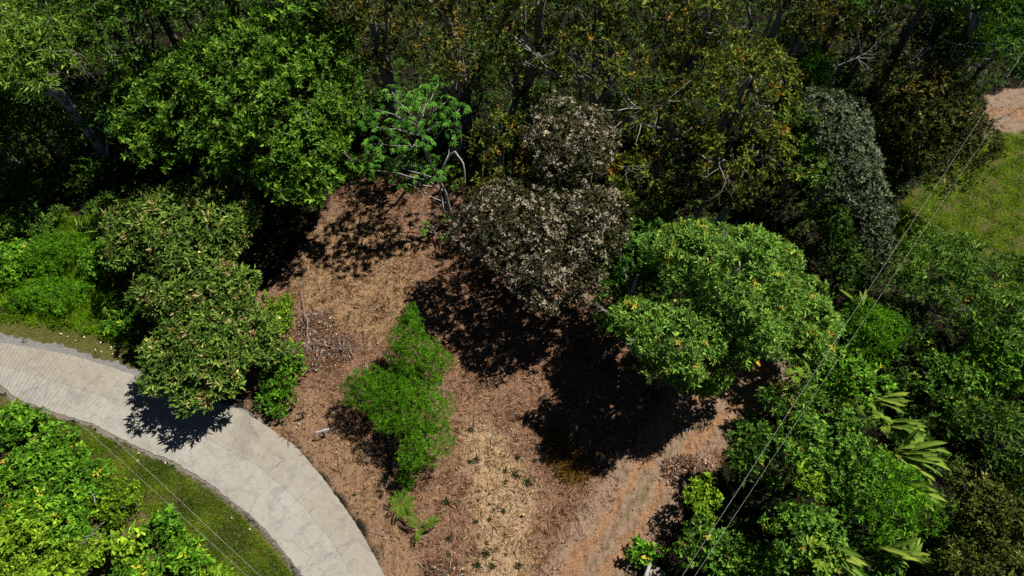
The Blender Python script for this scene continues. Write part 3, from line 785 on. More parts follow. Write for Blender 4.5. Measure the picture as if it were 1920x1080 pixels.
# beyond the top edge, standing behind the trees in view
for i, (x, y, sp, lb) in enumerate([(120, -30, 'shade', "dark crown at the top edge above the narrow-leaved corner tree"), (260, -60, 'shade', "dark crown cut by the top edge left of the glossy tree"), (400, -60, 'shade', "dark crown peeping over the left top of the glossy tree"), (560, -60, 'glossy', "glossy crown cut by the top edge behind the large glossy tree"), (690, -35, 'russet', "brown crown cut by the top edge, leftmost of the brown ones"), (850, -40, 'russet', "brown crown cut by the top edge, second from the glossy tree"), (1010, -45, 'olive', "olive crown cut by the top edge above the long pale bough's tip"), (1170, -40, 'olive', "olive crown cut by the top edge right of the pale bough"), (1330, -40, 'olive', "olive crown cut by the top edge behind the dark forked trunk"), (1480, -50, 'russet', "rusty crown cut by the top edge behind the small feathery treetop"), (1620, -50, 'shade', "dark crown cut by the top edge behind the nearly bare tree"), (1760, -40, 'shade', "dark crown cut by the top edge left of the feathery corner tree"), (1900, -50, 'bluish', "green crown cut by the top right corner"), (-110, 150, 'lance', "narrow-leaved crown just beyond the left edge"), (-30, -20, 'shade', "dark crown cut by the top left corner")]):
    T('background_tree', lb, 'tree', x, y, 12.5 if y < 0 and x > 200 else 8.0, 125, 85, sp, nb=7, seed=50 + i, limbs=2, dens=.95, lscale=1.25, group='trees behind the frame edge')  # taller ones raised so their shade falls on the canopy in front
# right side
T('narrow_leaved_tree', 'narrow leaved light green tree at the right edge below the meadow', 'tree', 1800, 520, 4.5, 140, 105, 'willow', nb=13, seed=60, limbs=5, bare=2, br=.36, lobes=[(1780, 500, 4.5, 115, 78), (1850, 570, 4.0, 95, 80)])
T('dark_creeper_tree', 'dark thicket left of the narrow leaved tree, beside the black gap', 'tree', 1690, 610, 2.4, 65, 60, 'shade', nb=6, seed=61, limbs=2, tshift=-.15)
T('leafy_shrub', 'green shrub at the right edge under the fallen dead bough', 'shrub', 1880, 690, 2.6, 75, 70, 'shrub', nb=8, seed=62, limbs=2, tshift=-.05)
T('leafy_shrub', 'green shrub left of the fallen dead bough, above the paddle leaves', 'shrub', 1770, 700, 2.4, 75, 58, 'vine', nb=8, seed=63, limbs=2, tshift=-.05)
T('leafy_shrub', 'speckled shrub right of the paddle-leaved clump above the black gap', 'shrub', 1850, 775, 2.2, 75, 45, 'willow', nb=7, seed=64, limbs=2, tshift=-.1)
T('curly_leaved_shrub', 'dense curly mid-green shrub under the wires right of the fresh green tree', 'shrub', 1635, 620, 3.2, 62, 62, 'feather', nb=8, seed=65, limbs=3, lscale=.9, tshift=.02)
T('leafy_shrub', 'bright green shrub below the curly-leaved shrub by the wires', 'shrub', 1590, 710, 3.0, 78, 62, 'shrub', nb=8, seed=66, limbs=3)
T('leafy_shrub', 'pale green shrub above the upper end of the dirt track', 'shrub', 1505, 755, 2.6, 75, 55, 'willow', nb=8, seed=67, limbs=3)
T('vine_covered_tree', 'large vine covered green tree in the middle of the lower right thicket', 'tree', 1560, 850, 5.0, 120, 105, 'vine', nb=15, seed=68, limbs=4, br=.29)
T('vine_covered_tree', 'vine draped green tree beside the dirt track under the left wire', 'tree', 1440, 850, 4.0, 85, 85, 'vine', nb=9, seed=69, limbs=3, tshift=-.12, br=.3)
T('vine_covered_tree', 'olive tinged rounded tree left of the drooping paddle leaves', 'tree', 1665, 940, 4.8, 95, 85, 'feather', nb=10, seed=70, limbs=3, tshift=.02)
T('lime_bush', 'small lime yellow bush at the track edge under the wires', 'shrub', 1325, 935, 2.5, 38, 45, 'lime', nb=6, seed=71, limbs=2, lscale=.8)
T('vine_covered_tree', 'vine covered green tree at the bottom edge between the wires and palm fan', 'tree', 1510, 1010, 5.0, 95, 85, 'vine', nb=10, seed=72, limbs=3, tshift=.05)
T('leafy_shrub', 'green shrub at the bottom edge behind the concrete headwall', 'shrub', 1340, 1030, 2.6, 70, 60, 'vine', nb=8, seed=73, limbs=2)
T('leafy_shrub', 'bushy green shrub at the bottom edge under the two wires', 'shrub', 1420, 1080, 3.0, 80, 60, 'vine', nb=8, seed=74, limbs=2, tshift=.08)
T('leafy_shrub', 'curly green shrub at the bottom edge among the paddle leaves', 'shrub', 1620, 1060, 3.0, 70, 50, 'bluish', nb=8, seed=75, limbs=2, lscale=.9)
T('dark_olive_tree', 'dark brownish olive tree in the lower right corner', 'tree', 1850, 960, 4.0, 78, 90, 'darkolive', nb=10, seed=76, limbs=4, tshift=.05, br=.34)
T('dark_olive_tree', 'dark olive tree at the bottom edge near the right corner', 'tree', 1850, 1080, 4.0, 95, 70, 'darkolive', nb=8, seed=77, limbs=3, tshift=.05)
T('lime_bush', 'bright lime green sprig of leaves inside the vine covered trees', 'shrub', 1520, 905, 6.2, 32, 30, 'lime', nb=5, seed=78, limbs=1, dens=.8)
T('leafy_shrub', 'low green shrub beside the concrete headwall at the track edge', 'shrub', 1210, 1035, .7, 42, 28, 'shrub', nb=6, seed=79, limbs=1)
T('leafy_shrub', 'grey-green shrub between the silver tree and the black gap', 'shrub', 1640, 440, 2.2, 45, 62, 'silver', nb=6, seed=80, limbs=2, tshift=-.05)
T('lime_bush', 'bright green bush on the near edge of the meadow', 'shrub', 1700, 425, 1.4, 48, 38, 'lime', nb=6, seed=81, limbs=1, tshift=-.1, lscale=.9)
T('leafy_shrub', 'dark green shrub under the meadow at the right frame edge', 'shrub', 1930, 560, 2.8, 60, 70, 'shade', nb=6, seed=82, limbs=1)
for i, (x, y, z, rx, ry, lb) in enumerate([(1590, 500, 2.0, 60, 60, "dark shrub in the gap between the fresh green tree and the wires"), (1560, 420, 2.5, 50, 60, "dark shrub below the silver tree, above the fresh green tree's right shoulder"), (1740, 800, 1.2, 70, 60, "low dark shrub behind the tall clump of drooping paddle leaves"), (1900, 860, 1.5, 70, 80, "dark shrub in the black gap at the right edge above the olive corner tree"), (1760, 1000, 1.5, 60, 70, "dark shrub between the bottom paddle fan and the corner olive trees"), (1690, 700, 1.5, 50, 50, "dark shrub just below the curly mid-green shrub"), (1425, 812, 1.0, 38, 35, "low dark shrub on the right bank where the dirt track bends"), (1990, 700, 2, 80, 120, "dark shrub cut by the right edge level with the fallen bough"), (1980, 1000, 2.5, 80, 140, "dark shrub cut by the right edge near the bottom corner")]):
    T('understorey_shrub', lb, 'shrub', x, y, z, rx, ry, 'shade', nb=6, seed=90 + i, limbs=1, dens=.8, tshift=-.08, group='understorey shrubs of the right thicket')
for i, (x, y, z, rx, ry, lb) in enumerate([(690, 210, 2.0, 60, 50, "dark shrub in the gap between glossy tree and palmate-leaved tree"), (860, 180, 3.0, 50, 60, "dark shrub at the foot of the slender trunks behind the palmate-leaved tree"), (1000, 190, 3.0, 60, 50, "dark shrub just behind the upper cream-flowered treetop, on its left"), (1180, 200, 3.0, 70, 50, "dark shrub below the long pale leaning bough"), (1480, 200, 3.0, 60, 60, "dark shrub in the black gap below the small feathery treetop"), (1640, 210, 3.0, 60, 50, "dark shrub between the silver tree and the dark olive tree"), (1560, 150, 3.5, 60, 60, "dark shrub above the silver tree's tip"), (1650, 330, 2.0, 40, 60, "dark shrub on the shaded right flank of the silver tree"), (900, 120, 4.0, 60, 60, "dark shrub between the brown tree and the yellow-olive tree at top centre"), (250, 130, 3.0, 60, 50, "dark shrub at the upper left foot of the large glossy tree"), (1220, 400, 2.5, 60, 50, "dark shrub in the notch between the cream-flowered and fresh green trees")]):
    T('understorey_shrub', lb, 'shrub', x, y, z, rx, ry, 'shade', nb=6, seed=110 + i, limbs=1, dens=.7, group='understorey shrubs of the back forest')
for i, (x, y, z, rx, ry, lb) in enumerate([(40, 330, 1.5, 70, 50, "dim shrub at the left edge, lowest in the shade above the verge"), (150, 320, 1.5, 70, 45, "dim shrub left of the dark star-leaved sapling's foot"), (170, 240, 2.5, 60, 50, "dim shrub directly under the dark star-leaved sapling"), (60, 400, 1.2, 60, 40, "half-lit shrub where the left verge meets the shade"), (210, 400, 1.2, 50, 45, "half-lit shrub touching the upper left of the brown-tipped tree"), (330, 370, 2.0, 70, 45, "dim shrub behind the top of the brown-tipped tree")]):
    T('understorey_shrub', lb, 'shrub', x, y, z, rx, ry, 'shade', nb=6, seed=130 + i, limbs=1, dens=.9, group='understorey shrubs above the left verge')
# left verge growth
T('fern_bush', 'rounded fern green bush in the sunny left verge', 'shrub', 108, 470, 1.0, 62, 42, 'feather', nb=7, seed=140, limbs=1, tshift=-.05, lscale=.8)
T('leafy_shrub', 'bright low shrub at the left edge above the road', 'shrub', 25, 490, .9, 50, 45, 'shrub', nb=6, seed=141, limbs=1, lscale=.7)
T('leafy_shrub', 'bright low shrub between the fern bush and the brown-tipped tree', 'shrub', 200, 480, .9, 45, 55, 'shrub', nb=6, seed=142, limbs=1, lscale=.7, tshift=-.06)
T('fern_bush', 'low fern green bush in the middle of the left verge', 'shrub', 90, 555, .7, 75, 38, 'feather', nb=7, seed=143, limbs=1, tshift=-.02, lscale=.8)
T('leafy_shrub', 'small green shrub in the shade left of the brown-tipped tree', 'shrub', 225, 590, .7, 32, 38, 'shrub', nb=5, seed=144, limbs=1, lscale=.7, tshift=-.08)
T('leafy_shrub', 'dark green bush right of the brown-tipped tree by the brush pile', 'shrub', 530, 690, .9, 48, 55, 'shrub', nb=7, seed=145, limbs=2, lscale=.65, tshift=-.12)
T('leafy_shrub', 'dark green bush at the road edge left of the two small signs', 'shrub', 520, 752, .6, 42, 32, 'shrub', nb=6, seed=146, limbs=1, lscale=.65, tshift=-.15)
T('leafy_shrub', 'yellowish green weed bush above the brush pile', 'shrub', 530, 590, .6, 35, 45, 'lime', nb=6, seed=147, limbs=1, lscale=.7, tshift=-.15)
# the young feathery trees in the clearing
T('young_feathery_tree', 'pointed bright green young tree, uppermost of the three in the clearing', 'tree', 785, 680, 1.6, 50, 60, 'feather', nb=8, seed=150, limbs=2, hr=1.2, dens=.955, lscale=.52, lobes=[(770, 592, 4.0, 16, 30), (764, 625, 3.2, 36, 42), (773, 665, 2.2, 50, 46), (805, 685, 1.8, 40, 46), (765, 700, 1.8, 40, 36)], tshift=-.04)
T('young_feathery_tree', 'spreading young feathery tree left of the other two in the clearing', 'tree', 700, 745, 1.8, 56, 46, 'feather', nb=8, seed=151, limbs=3, dens=1.0, lscale=.52, lobes=[(690, 730, 2.2, 54, 48), (735, 772, 2.2, 58, 50), (742, 722, 2.0, 44, 40)], tshift=-.12)
T('young_feathery_tree', 'tallest young feathery tree with yellower leaves, lowest in the clearing', 'tree', 790, 800, 2.2, 60, 80, 'feather', nb=9, seed=152, limbs=3, dens=.95, lscale=.52, lobes=[(795, 765, 2.8, 58, 56), (795, 830, 2.4, 58, 54), (768, 885, 1.0, 24, 36)], tshift=-.04)
# shrubs filling the lower left corner
shr = [(30, 790, 1.2, 55, 45, 'shrub', 0, 'bright leafy shrub nearest the road in the lower left bank'), (95, 830, 1.0, 50, 38, 'shrub', 0, 'leafy shrub beside the grass verge, second from the left edge'),
       (50, 880, 1.6, 70, 50, 'shrub', -.03, 'dark-gapped leafy shrub at the left edge of the lower bank'), (150, 900, 1.3, 60, 48, 'shrub', -.03, 'leafy green shrub in the middle of the lower left bank'),
       (60, 950, 2.0, 60, 40, 'shrub', .05, 'mounded shrub with drooping pointed leaves in the lower left bank'), (225, 945, 1.0, 45, 40, 'lime', -.15, 'olive fine-leaved shrub beside the wires in the lower left bank'),
       (120, 985, 1.5, 65, 42, 'shrub', 0, 'leafy shrub with yellowing leaves in the lower left bank'), (30, 1010, 2.2, 70, 55, 'lime', 0, 'lime yellow shrub in the lower left corner'),
       (235, 1015, 1.8, 52, 36, 'broad', .05, 'broad leaved pale green shrub near the bottom edge of the lower bank'), (145, 1050, 1.6, 70, 45, 'lime', -.1, 'yellow-green shrub at the bottom edge of the lower left bank'),
       (300, 990, .9, 45, 38, 'shrub', -.1, 'small shrub on the verge side of the broad leaved shrub'), (345, 1045, 1.1, 55, 42, 'shrub', 0, 'leafy shrub nearest the road at the bottom edge'),
       (260, 1080, 1.4, 60, 40, 'shrub', -.05, 'leafy shrub cut by the bottom edge of the frame, left of the verge'), (180, 940, .8, 60, 40, 'lime', -.2, 'low olive shrub under the leaning pale stick'),
       (400, 1090, .9, 45, 35, 'lime', -.12, 'small yellowish shrub at the bottom edge under the wires'), (50, 1090, 2.0, 80, 50, 'lime', 0, 'yellow-green shrub cut by the bottom left corner'), (112, 868, 1.0, 50, 40, 'shrub', -.05, 'leafy shrub filling the hollow behind the grass verge')]
for i, (x, y, z, rx, ry, sp, ts, lb) in enumerate(shr):
    T('leafy_shrub', lb, 'shrub', x, y, z, rx, ry, sp, nb=7, seed=160 + i, limbs=1, hr=.7, tshift=ts, lscale=.95)

# ------------------------------------------------------------------ bare boughs and trunks that show
def bough(name, label, pxs, r0, r1, mat, seed, fork=3, twig=.35, cat='branch', jit=.04):
    """a bough through photo points given with their heights"""
    rng = np.random.default_rng(seed)
    pts = np.array([W(*p) for p in pxs])
    d = np.concatenate([[0], np.cumsum(np.linalg.norm(np.diff(pts, axis=0), axis=1))])
    t = np.linspace(0, d[-1], max(8, 3 * len(pts)))
    q = np.stack([np.interp(t, d, pts[:, k]) for k in range(3)], 1)
    q[1:-1] += rng.normal(size=q[1:-1].shape) * jit
    o = q[0].copy()
    v, f = branch_mesh(rng, q - o, r0, r1, fork, twig)
    ob = link(name, make_mesh(name, v, f, M[mat], smooth=True), loc=o)
    return props(ob, label, cat)
bough('leaning_tree_bough', 'long pale leaning bough in the olive canopy at top centre', [(1118, 192, 3), (1115, 172, 6.0), (1070, 157, 7.6), (1035, 135, 8.6), (1000, 100, 9.6), (965, 70, 10.5)], .20, .05, 'palebark', 201, 6, .45)
bough('leaning_tree_bough', 'shorter pale bough right of the long leaning one', [(1120, 190, 4), (1100, 152, 7.5), (1100, 110, 9), (1085, 95, 9.6)], .11, .035, 'palebark', 202, 4, .4)
bough('bare_crown_branch', 'fanned pale dead twigs right of the upper cream-flowered treetop', [(1200, 225, 2), (1195, 202, 6.8), (1180, 190, 7.3), (1150, 165, 8.4)], .12, .03, 'palebark', 203, 9, .55)
bough('slender_trunk', 'slender dark trunk rising behind the palmate-leaved tree', [(885, 262, 0), (880, 170, 4), (872, 100, 7), (868, 55, 9)], .13, .05, 'bark', 204, 3, .2, cat='trunk')
bough('slender_trunk', 'slender dark trunk left of the upper cream-flowered treetop', [(996, 262, 0), (992, 205, 3), (980, 140, 6), (975, 110, 7)], .12, .05, 'bark', 205, 3, .2, cat='trunk')
bough('slender_trunk', 'thin dark leaning trunk just left of the long pale bough', [(1012, 250, .5), (1025, 195, 3.5), (1035, 140, 6), (1050, 90, 8)], .11, .05, 'bark', 206, 3, .2, cat='trunk')
bough('slender_trunk', 'dark forked trunk at the top edge above the greener olive tree', [(1315, 110, 6), (1325, 60, 9.5), (1345, 5, 11.5)], .12, .05, 'bark', 207, 3, .3, cat='trunk')
bough('bare_crown_branch', 'pale horizontal branch on top of the greener olive tree', [(1322, 62, 9.8), (1360, 56, 10.3), (1400, 50, 10.6)], .06, .025, 'palebark', 208, 3, .3)
bough('bare_crown_branch', 'pale bare branch right of the feathery treetop', [(1560, 125, 8.5), (1600, 112, 9.2), (1625, 100, 9.8)], .06, .025, 'palebark', 209, 9, .7)
bough('bare_crown_branch', 'forked pale twigs above the dark olive tree', [(1685, 122, 7.8), (1710, 118, 8.4), (1735, 95, 9.0)], .06, .02, 'palebark', 210, 7, .6)
bough('bare_crown_branch', 'short hooked pale branch left of the silver-green tree', [(1310, 285, 7.5), (1332, 305, 7.8), (1325, 322, 7.6)], .06, .025, 'palebark', 211, 2, .4)
bough('bare_crown_branch', 'curved pale branch below the small dark olive tree', [(915, 230, 6), (925, 240, 6.6), (935, 245, 6.6)], .04, .02, 'palebark', 212, 3, .5)
bough('bent_pale_trunk', 'bent pale trunk forming a pointed arch above the clearing', [(832, 400, 2.2), (826, 360, 3.6), (828, 318, 5.0), (838, 300, 5.6), (851, 283, 6.2), (868, 304, 5.8), (871, 322, 5.2), (872, 348, 4.2)], .085, .055, 'palebark', 213, 0, .22, cat='trunk', jit=.012)
bough('dead_stick', 'thin pale stick below the bent trunk at the clearing edge', [(836, 366, 2.2), (865, 352, 2.6)], .03, .015, 'palebark', 214, 2, .3, cat='branch')
bough('dead_stick', 'pale forked stick at the upper edge of the clearing', [(812, 402, .3), (832, 390, .8), (812, 374, 1.0)], .03, .015, 'palebark', 215, 2, .4)
bough('dead_stick', 'pale star-shaped dead twig left of the large glossy tree', [(258, 226, 5.5), (250, 214, 5.8), (240, 212, 6)], .04, .02, 'palebark', 216, 4, 1.0)
bough('fallen_dead_bough', 'pale fallen dead bough at the right edge', [(1845, 628, 1.6), (1880, 624, 2.0), (1925, 622, 2.2), (1990, 615, 2.2)], .07, .05, 'palebark', 217, 4, .3)
bough('fallen_dead_tree', 'dark leaning dead trunk crossing the right edge above the pale bough', [(1790, 660, .6), (1840, 605, 2.4), (1900, 565, 3.6), (1990, 500, 5.0)], .13, .07, 'bark', 218, 3, .3, cat='trunk')
bough('leaning_stick', 'long pale stick leaning among the lower left shrubs', [(146, 1024, 1.9), (172, 1000, 2.4), (196, 978, 2.7)], .03, .015, 'palebark', 219, 1, .3)
bough('leaning_stick', 'short pale stick standing in the lower left shrubs beside the verge', [(180, 944, 1.5), (168, 920, 2.0)], .025, .012, 'palebark', 220, 1, .4)
bough('bare_twig', 'bare grey twig on the lower left side of the fresh green tree', [(1212, 654, 7.4), (1212, 632, 8.0), (1195, 640, 8.0)], .035, .015, 'palebark', 221, 5, .8)
bough('feather_branch', 'pale fishbone branch reaching right in the upper right corner', [(1760, 72, 8.4), (1795, 82, 8.8), (1840, 82, 9.0)], .07, .025, 'palebark', 222, 5, .3)

# ------------------------------------------------------------------ palmate-leaved tree (each leaf an object)
def palmate_mesh(rng, lobes=9, R=.5, tone=.5):
    P, D, Nn = [], [], []
    for i in range(lobes):
        a = 2 * math.pi * (i + .5) / lobes
        el = -.22 + rng.normal() * .1
        d = np.array([math.cos(a) * math.cos(el), math.sin(a) * math.cos(el), math.sin(el)])
        P.append((0, 0, 0)); D.append(d); Nn.append((0, 0, 1))
    L = R * np.array([1.0 if math.cos(2 * math.pi * (i + .5) / lobes) > -.5 else .72 for i in range(lobes)]) * rng.uniform(.9, 1.1, lobes)
    V, F, Tn = leaf_batch(np.array(P, float), np.array(D), np.array(Nn, float), L, L * .27, np.clip(tone + rng.normal(size=lobes) * .15, 0, 1), lv=4, fold=.2, curl=.18)
    v, f = tube(np.array([(0, 0, 0), (-.12, 0, -.16), (-.32, 0, -.26)]), (.008, .010, .012), 4)
    n = len(V)
    return make_mesh('palmate_leaf', np.concatenate([V, v]), np.concatenate([F, f + n]), M['cecropia'], np.concatenate([Tn, np.full(len(v), .6)]))
rng = np.random.default_rng(77)
palm_leaves = [palmate_mesh(rng, n, .5, t) for n, t in ((8, .25), (9, .45), (10, .6), (9, .8))]

def palmate_tree(label, tips, base_px, joint, seed, nl=(7, 9), size=1.0, trunk=True):
    rng = np.random.default_rng(seed)
    base = W(*base_px, 0)
    root = empty('palmate_leaved_tree', base, label, 'tree')
    jp = np.array([W(*j) for j in joint]) - base
    q = np.concatenate([[(0, 0, -.2)], jp])
    t = np.linspace(0, len(q) - 1, 10)
    qq = np.stack([np.interp(t, np.arange(len(q)), q[:, k]) for k in range(3)], 1)
    v, f = tube(qq, np.linspace(.12, .05, 10), 8)
    link('trunk', make_mesh('trunk', v, f, M['palebark'], smooth=True), root)
    for (x, y, z) in tips:
        p = W(x, y, z) - base
        k = int(np.argmin(np.linalg.norm(qq - (p - [0, 0, 1.2]), axis=1)))
        b = bent(rng, qq[k], p, 6, .07)
        v, f = tube(b, np.linspace(.045, .025, 6), 5)
        link('limb', make_mesh('limb', v, f, M['palebark'], smooth=True), root)
        n = rng.integers(*nl) if nl[1] > nl[0] else nl[0]
        a0 = rng.uniform(0, 6.28)
        for i in range(n):
            a = a0 + i * 2.4 + rng.normal() * .15
            rr = (.18 + .42 * math.sqrt((i + .5) / n)) * size
            el = .28 - .5 * (i / n)
            pos = p + np.array([math.cos(a) * rr, math.sin(a) * rr, .22 - .28 * (i / n) + rng.normal() * .04])
            s = size * rng.uniform(.5, .85)
            link('leaf', palm_leaves[rng.integers(4)], root, pos, (rng.normal() * .3, -el * .2 + .25 + rng.normal() * .25, a), s)
    return root
tips = [(735, 172, 9.4), (803, 160, 9.8), (826, 152, 10.0), (705, 205, 9.0), (758, 200, 9.6), (795, 196, 9.8), (838, 190, 9.8), (690, 232, 8.6), (735, 236, 9.2), (778, 232, 9.4), (820, 228, 9.4), (862, 205, 9.4), 
        (700, 270, 8.2), (748, 272, 8.8), (795, 268, 8.8), (720, 305, 6.0), (765, 302, 6.6), (690, 318, 4.6), (805, 300, 6.6), (765, 345, 3.6), (815, 330, 5.4), (700, 290, 4.8), (735, 325, 4.2), (790, 325, 4.4), (850, 255, 6.0), (780, 180, 9.4), (845, 225, 9.0)]
palmate_tree('bright green tree with star-shaped palmate leaves above the clearing', tips, (850, 420), [(835, 360, 3.5), (800, 290, 6.8), (785, 235, 8.6)], 301)
palmate_tree('dark sapling with star-shaped leaves left of the large glossy tree', [(175, 165, 5.2), (215, 162, 5.4), (190, 195, 5.2), (222, 210, 5.4), (195, 215, 5.0), (208, 238, 4.8), (165, 228, 4.4)], (205, 330), [(200, 270, 2.5), (198, 215, 4.2)], 302, (6, 8), .95)
palmate_tree('small sapling with star-shaped leaves at the upper edge of the clearing', [(800, 424, 1.6), (795, 432, 1.4), (836, 410, 1.8), (836, 445, 1.4)], (815, 440), [(812, 432, .6), (812, 425, 1.0)], 303, (5, 6), .6)

# ------------------------------------------------------------------ paddle-leaved plants, fan plants, palms (each leaf an object)
def paddle_mesh(rng, L=1.6, Wd=.38, arch=.5, tears=True, tint=.55):
    n = 9
    t = np.linspace(0, 1, n)
    x = L * (t - .15 * arch * t ** 2); z = L * (.55 * t - arch * 1.1 * t ** 2) * .6
    w = Wd * np.sin(np.pi * np.clip((t - .18) / .82, 0, 1) ** .75) ** .7 * .5
    w[0] = .012; w[1] = .016 if t[1] < .18 else w[1]
    V, T_ = [], []
    for i in range(n):
        wl = w[i] * rng.uniform(.82 if tears else .97, 1.05); wr_ = w[i] * rng.uniform(.82 if tears else .97, 1.05)
        V += [(x[i], wl, z[i] + wl * .25), (x[i], 0, z[i]), (x[i], -wr_, z[i] + wr_ * .25)]
        T_ += [tint - .1 + rng.normal() * .05, tint + .25, tint + .02 + rng.normal() * .05]
    F = []
    for i in range(n - 1):
        a = i * 3
        for k in (0, 1):
            F += [(a + k, a + k + 1, a + k + 4), (a + k, a + k + 4, a + k + 3)]
    return make_mesh('paddle_leaf', np.array(V), np.array(F), M['paddle'], np.clip(T_, 0, 1), smooth=False)
rng = np.random.default_rng(88)
paddles = [paddle_mesh(rng, 1.7, .27, a, True, t) for a, t in ((.35, .45), (.55, .55), (.75, .62), (.5, .72), (.9, .5))]
blades_ = [paddle_mesh(rng, 1.4, .16, a, False, t) for a, t in ((.3, .45), (.5, .6), (.7, .55))]

def paddle_plant(label, px, py, z, n, size, seed, az=None, spread=math.pi, kind='paddle', group=None):
    rng = np.random.default_rng(seed)
    p = W(px, py, z)
    base = np.array([p[0], p[1], float(ground_height(p[0], p[1])[0])])
    name, cat = ('paddle_leaved_plant', 'plant') if kind == 'paddle' else ('strap_leaved_plant', 'plant')
    root = empty(name, base, label, cat, group)
    h = max(z - .3, .05)
    v, f = merge([tube(bent(rng, (rng.normal() * .08, rng.normal() * .08, -.15), (rng.normal() * .1, rng.normal() * .1, h + .1), 5, .05), np.linspace(.05, .03, 5) * size, 6) for _ in range(3)])
    st = link('stalk', make_mesh('stalk', v, f, M['paddle'], np.full(len(v), .35)), root); st['kind'] = 'stuff'
    for i in range(n):
        a = (az if az is not None else rng.uniform(0, 6.28)) + (rng.uniform(-.5, .5) * spread if az is not None else i * 2.4)
        lib = paddles if kind == 'paddle' else blades_
        link('leaf', lib[rng.integers(len(lib))], root, (rng.normal() * .12, rng.normal() * .12, h + rng.uniform(-.25, .15)), (rng.normal() * .3, -rng.uniform(-.1, .75), a), size * rng.uniform(.7, 1.1))
    return root
paddle_plant('tall clump of big drooping paddle leaves right of the vine covered tree', 1690, 845, 4.4, 28, 1.4, 401, -.1, 1.9)
paddle_plant('clump of slim paddle leaves pointing down right, above the tall paddle clump', 1668, 790, 4.0, 26, 1.1, 402, -.45, 1.0)
paddle_plant('upper clump of narrow paddle leaves under the right-hand shrubs', 1650, 745, 3.8, 18, .95, 403, -.35, 1.1)
paddle_plant('clump of paddle leaves in half shade below the tall paddle clump', 1700, 905, 4.0, 17, 1.1, 404, -.6, 1.6)
paddle_plant('fan of pale paddle leaves at the bottom edge near the dark olive trees', 1650, 1030, 4.4, 24, 1.1, 405, -.05, 1.5)
paddle_plant('yellowish paddle leaves at the bottom edge beside the yellow palm fan', 1550, 1035, 5.2, 10, 1.15, 406, -.5, 1.0)
paddle_plant('broad pale paddle leaves at the bottom edge in the right corner gap', 1700, 1045, 3.2, 14, 1.1, 407, .2, 2.2)
paddle_plant('strap leaves poking up where the wires cross the thicket', 1520, 700, 4.0, 7, .8, 408, 2.6, 2.0)
paddle_plant('pale strap leaves between the wires beside the curly shrub', 1618, 565, 4.2, 6, .7, 409, 1.6, 2.0)
paddle_plant('strap leaves beside the fallen dead bough', 1790, 680, 2.5, 4, .7, 410, .2, 1.5)
for i, (x, y, n, s, lb) in enumerate([(95, 415, 10, .9, 'strap leaved plant at the upper sunny edge of the left verge'), (150, 430, 12, 1.0, 'largest strap leaved plant standing in the left verge'), (180, 455, 9, .8, 'strap leaved plant between the fern bush and brown-tipped tree'),
                                     (15, 440, 8, 1.0, 'strap leaved plant at the left frame edge'), (495, 560, 9, .8, 'bright strap leaves emerging right of the brown-tipped tree'), (500, 590, 7, .7, 'strap leaves below the others right of the brown-tipped tree')]):
    paddle_plant(lb, x, y, .5, n, s, 420 + i, None, kind='strap')
for i, (x, y, z, n, s, lb) in enumerate([(150, 295, 1.5, 7, .8, 'dim broad leaved plant in the shade left of the large glossy tree'), (240, 290, 1.2, 6, .7, 'round leaved dim plant below the star-leaved dark sapling'), (35, 345, 1.2, 8, .8, 'dim paddle leaved plant at the left edge in the shade'),
                                        (90, 360, 1.2, 7, .8, 'dim paddle leaved plant just above the sunny left verge'), (905, 330, 2.2, 10, .75, 'green leafy clump right of the bent pale trunk'), (955, 220, 3.0, 8, .7, 'green strap leaves among the dark trunks behind the clearing')]):
    paddle_plant(lb, x, y, z, n, s, 440 + i, None)

def fan_mesh(rng, seg=9, R=.6, tint=.6):
    a = np.linspace(-1.9, 1.9, seg)
    D = np.stack([np.cos(a), np.sin(a), -.12 + rng.normal(size=seg) * .08], 1)
    L = R * (1 - .12 * np.abs(a) / 1.9) * rng.uniform(.92, 1.05, seg)
    V, F, Tn = leaf_batch(np.zeros((seg, 3)), D, np.tile([0, 0, 1.0], (seg, 1)), L, L * .36, np.clip(tint + rng.normal(size=seg) * .1, 0, 1), lv=4, fold=.18, curl=.1)
    v, f = tube(np.array([(0, 0, 0), (-.25, 0, -.25), (-.4, 0, -.6)]), (.01, .012, .016), 4)
    return make_mesh('fan_leaf', np.concatenate([V, v]), np.concatenate([F, f + len(V)]), M['palm'], np.concatenate([Tn, np.full(len(v), .4)]))
rng = np.random.default_rng(99)
fans = [fan_mesh(rng, 9, .6, .55), fan_mesh(rng, 8, .6, .75), fan_mesh(rng, 10, .6, .9)]
def fan_plant(label, px, py, z, n, size, seed, lib=(0, 1)):
    rng = np.random.default_rng(seed)
    p = W(px, py, z)
    root = empty('fan_leaved_plant', (p[0], p[1], 0), label, 'plant')
    v, f = tube(bent(rng, (0, 0, -.1), (0, 0, max(z - .2, .1)), 4, .03), np.linspace(.05, .03, 4), 6)
    link('stem', make_mesh('stem', v, f, M['bark']), root)
    for i in range(n):
        a = i * 2.4 + rng.uniform(0, .6)
        rr = .38 * size * (1 if n > 1 else 0)
        link('leaf', fans[lib[rng.integers(len(lib))]], root, (math.cos(a) * rr, math.sin(a) * rr, z + rng.normal() * .08), (rng.normal() * .2, .25 + rng.normal() * .15, a), size * rng.uniform(.8, 1.1))
fan_plant('pale green fan leaved plant left of the brown-tipped tree', 208, 575, .7, 5, .9, 501, (1, 2))
fan_plant('fan leaved plant at the left edge above the verge', 10, 425, .9, 5, 1.0, 502, (1, 1))
fan_plant('yellow-green fan leaves beside the slim paddle leaves', 1652, 792, 4.2, 4, .75, 503, (2, 2))
fan_plant('small yellow fan leaf above the slim paddle leaves', 1628, 768, 4.2, 2, .6, 504, (1, 2))
fan_plant('yellow palm fan at the bottom edge among the vines', 1535, 1035, 5.6, 4, 1.0, 505, (2, 2))
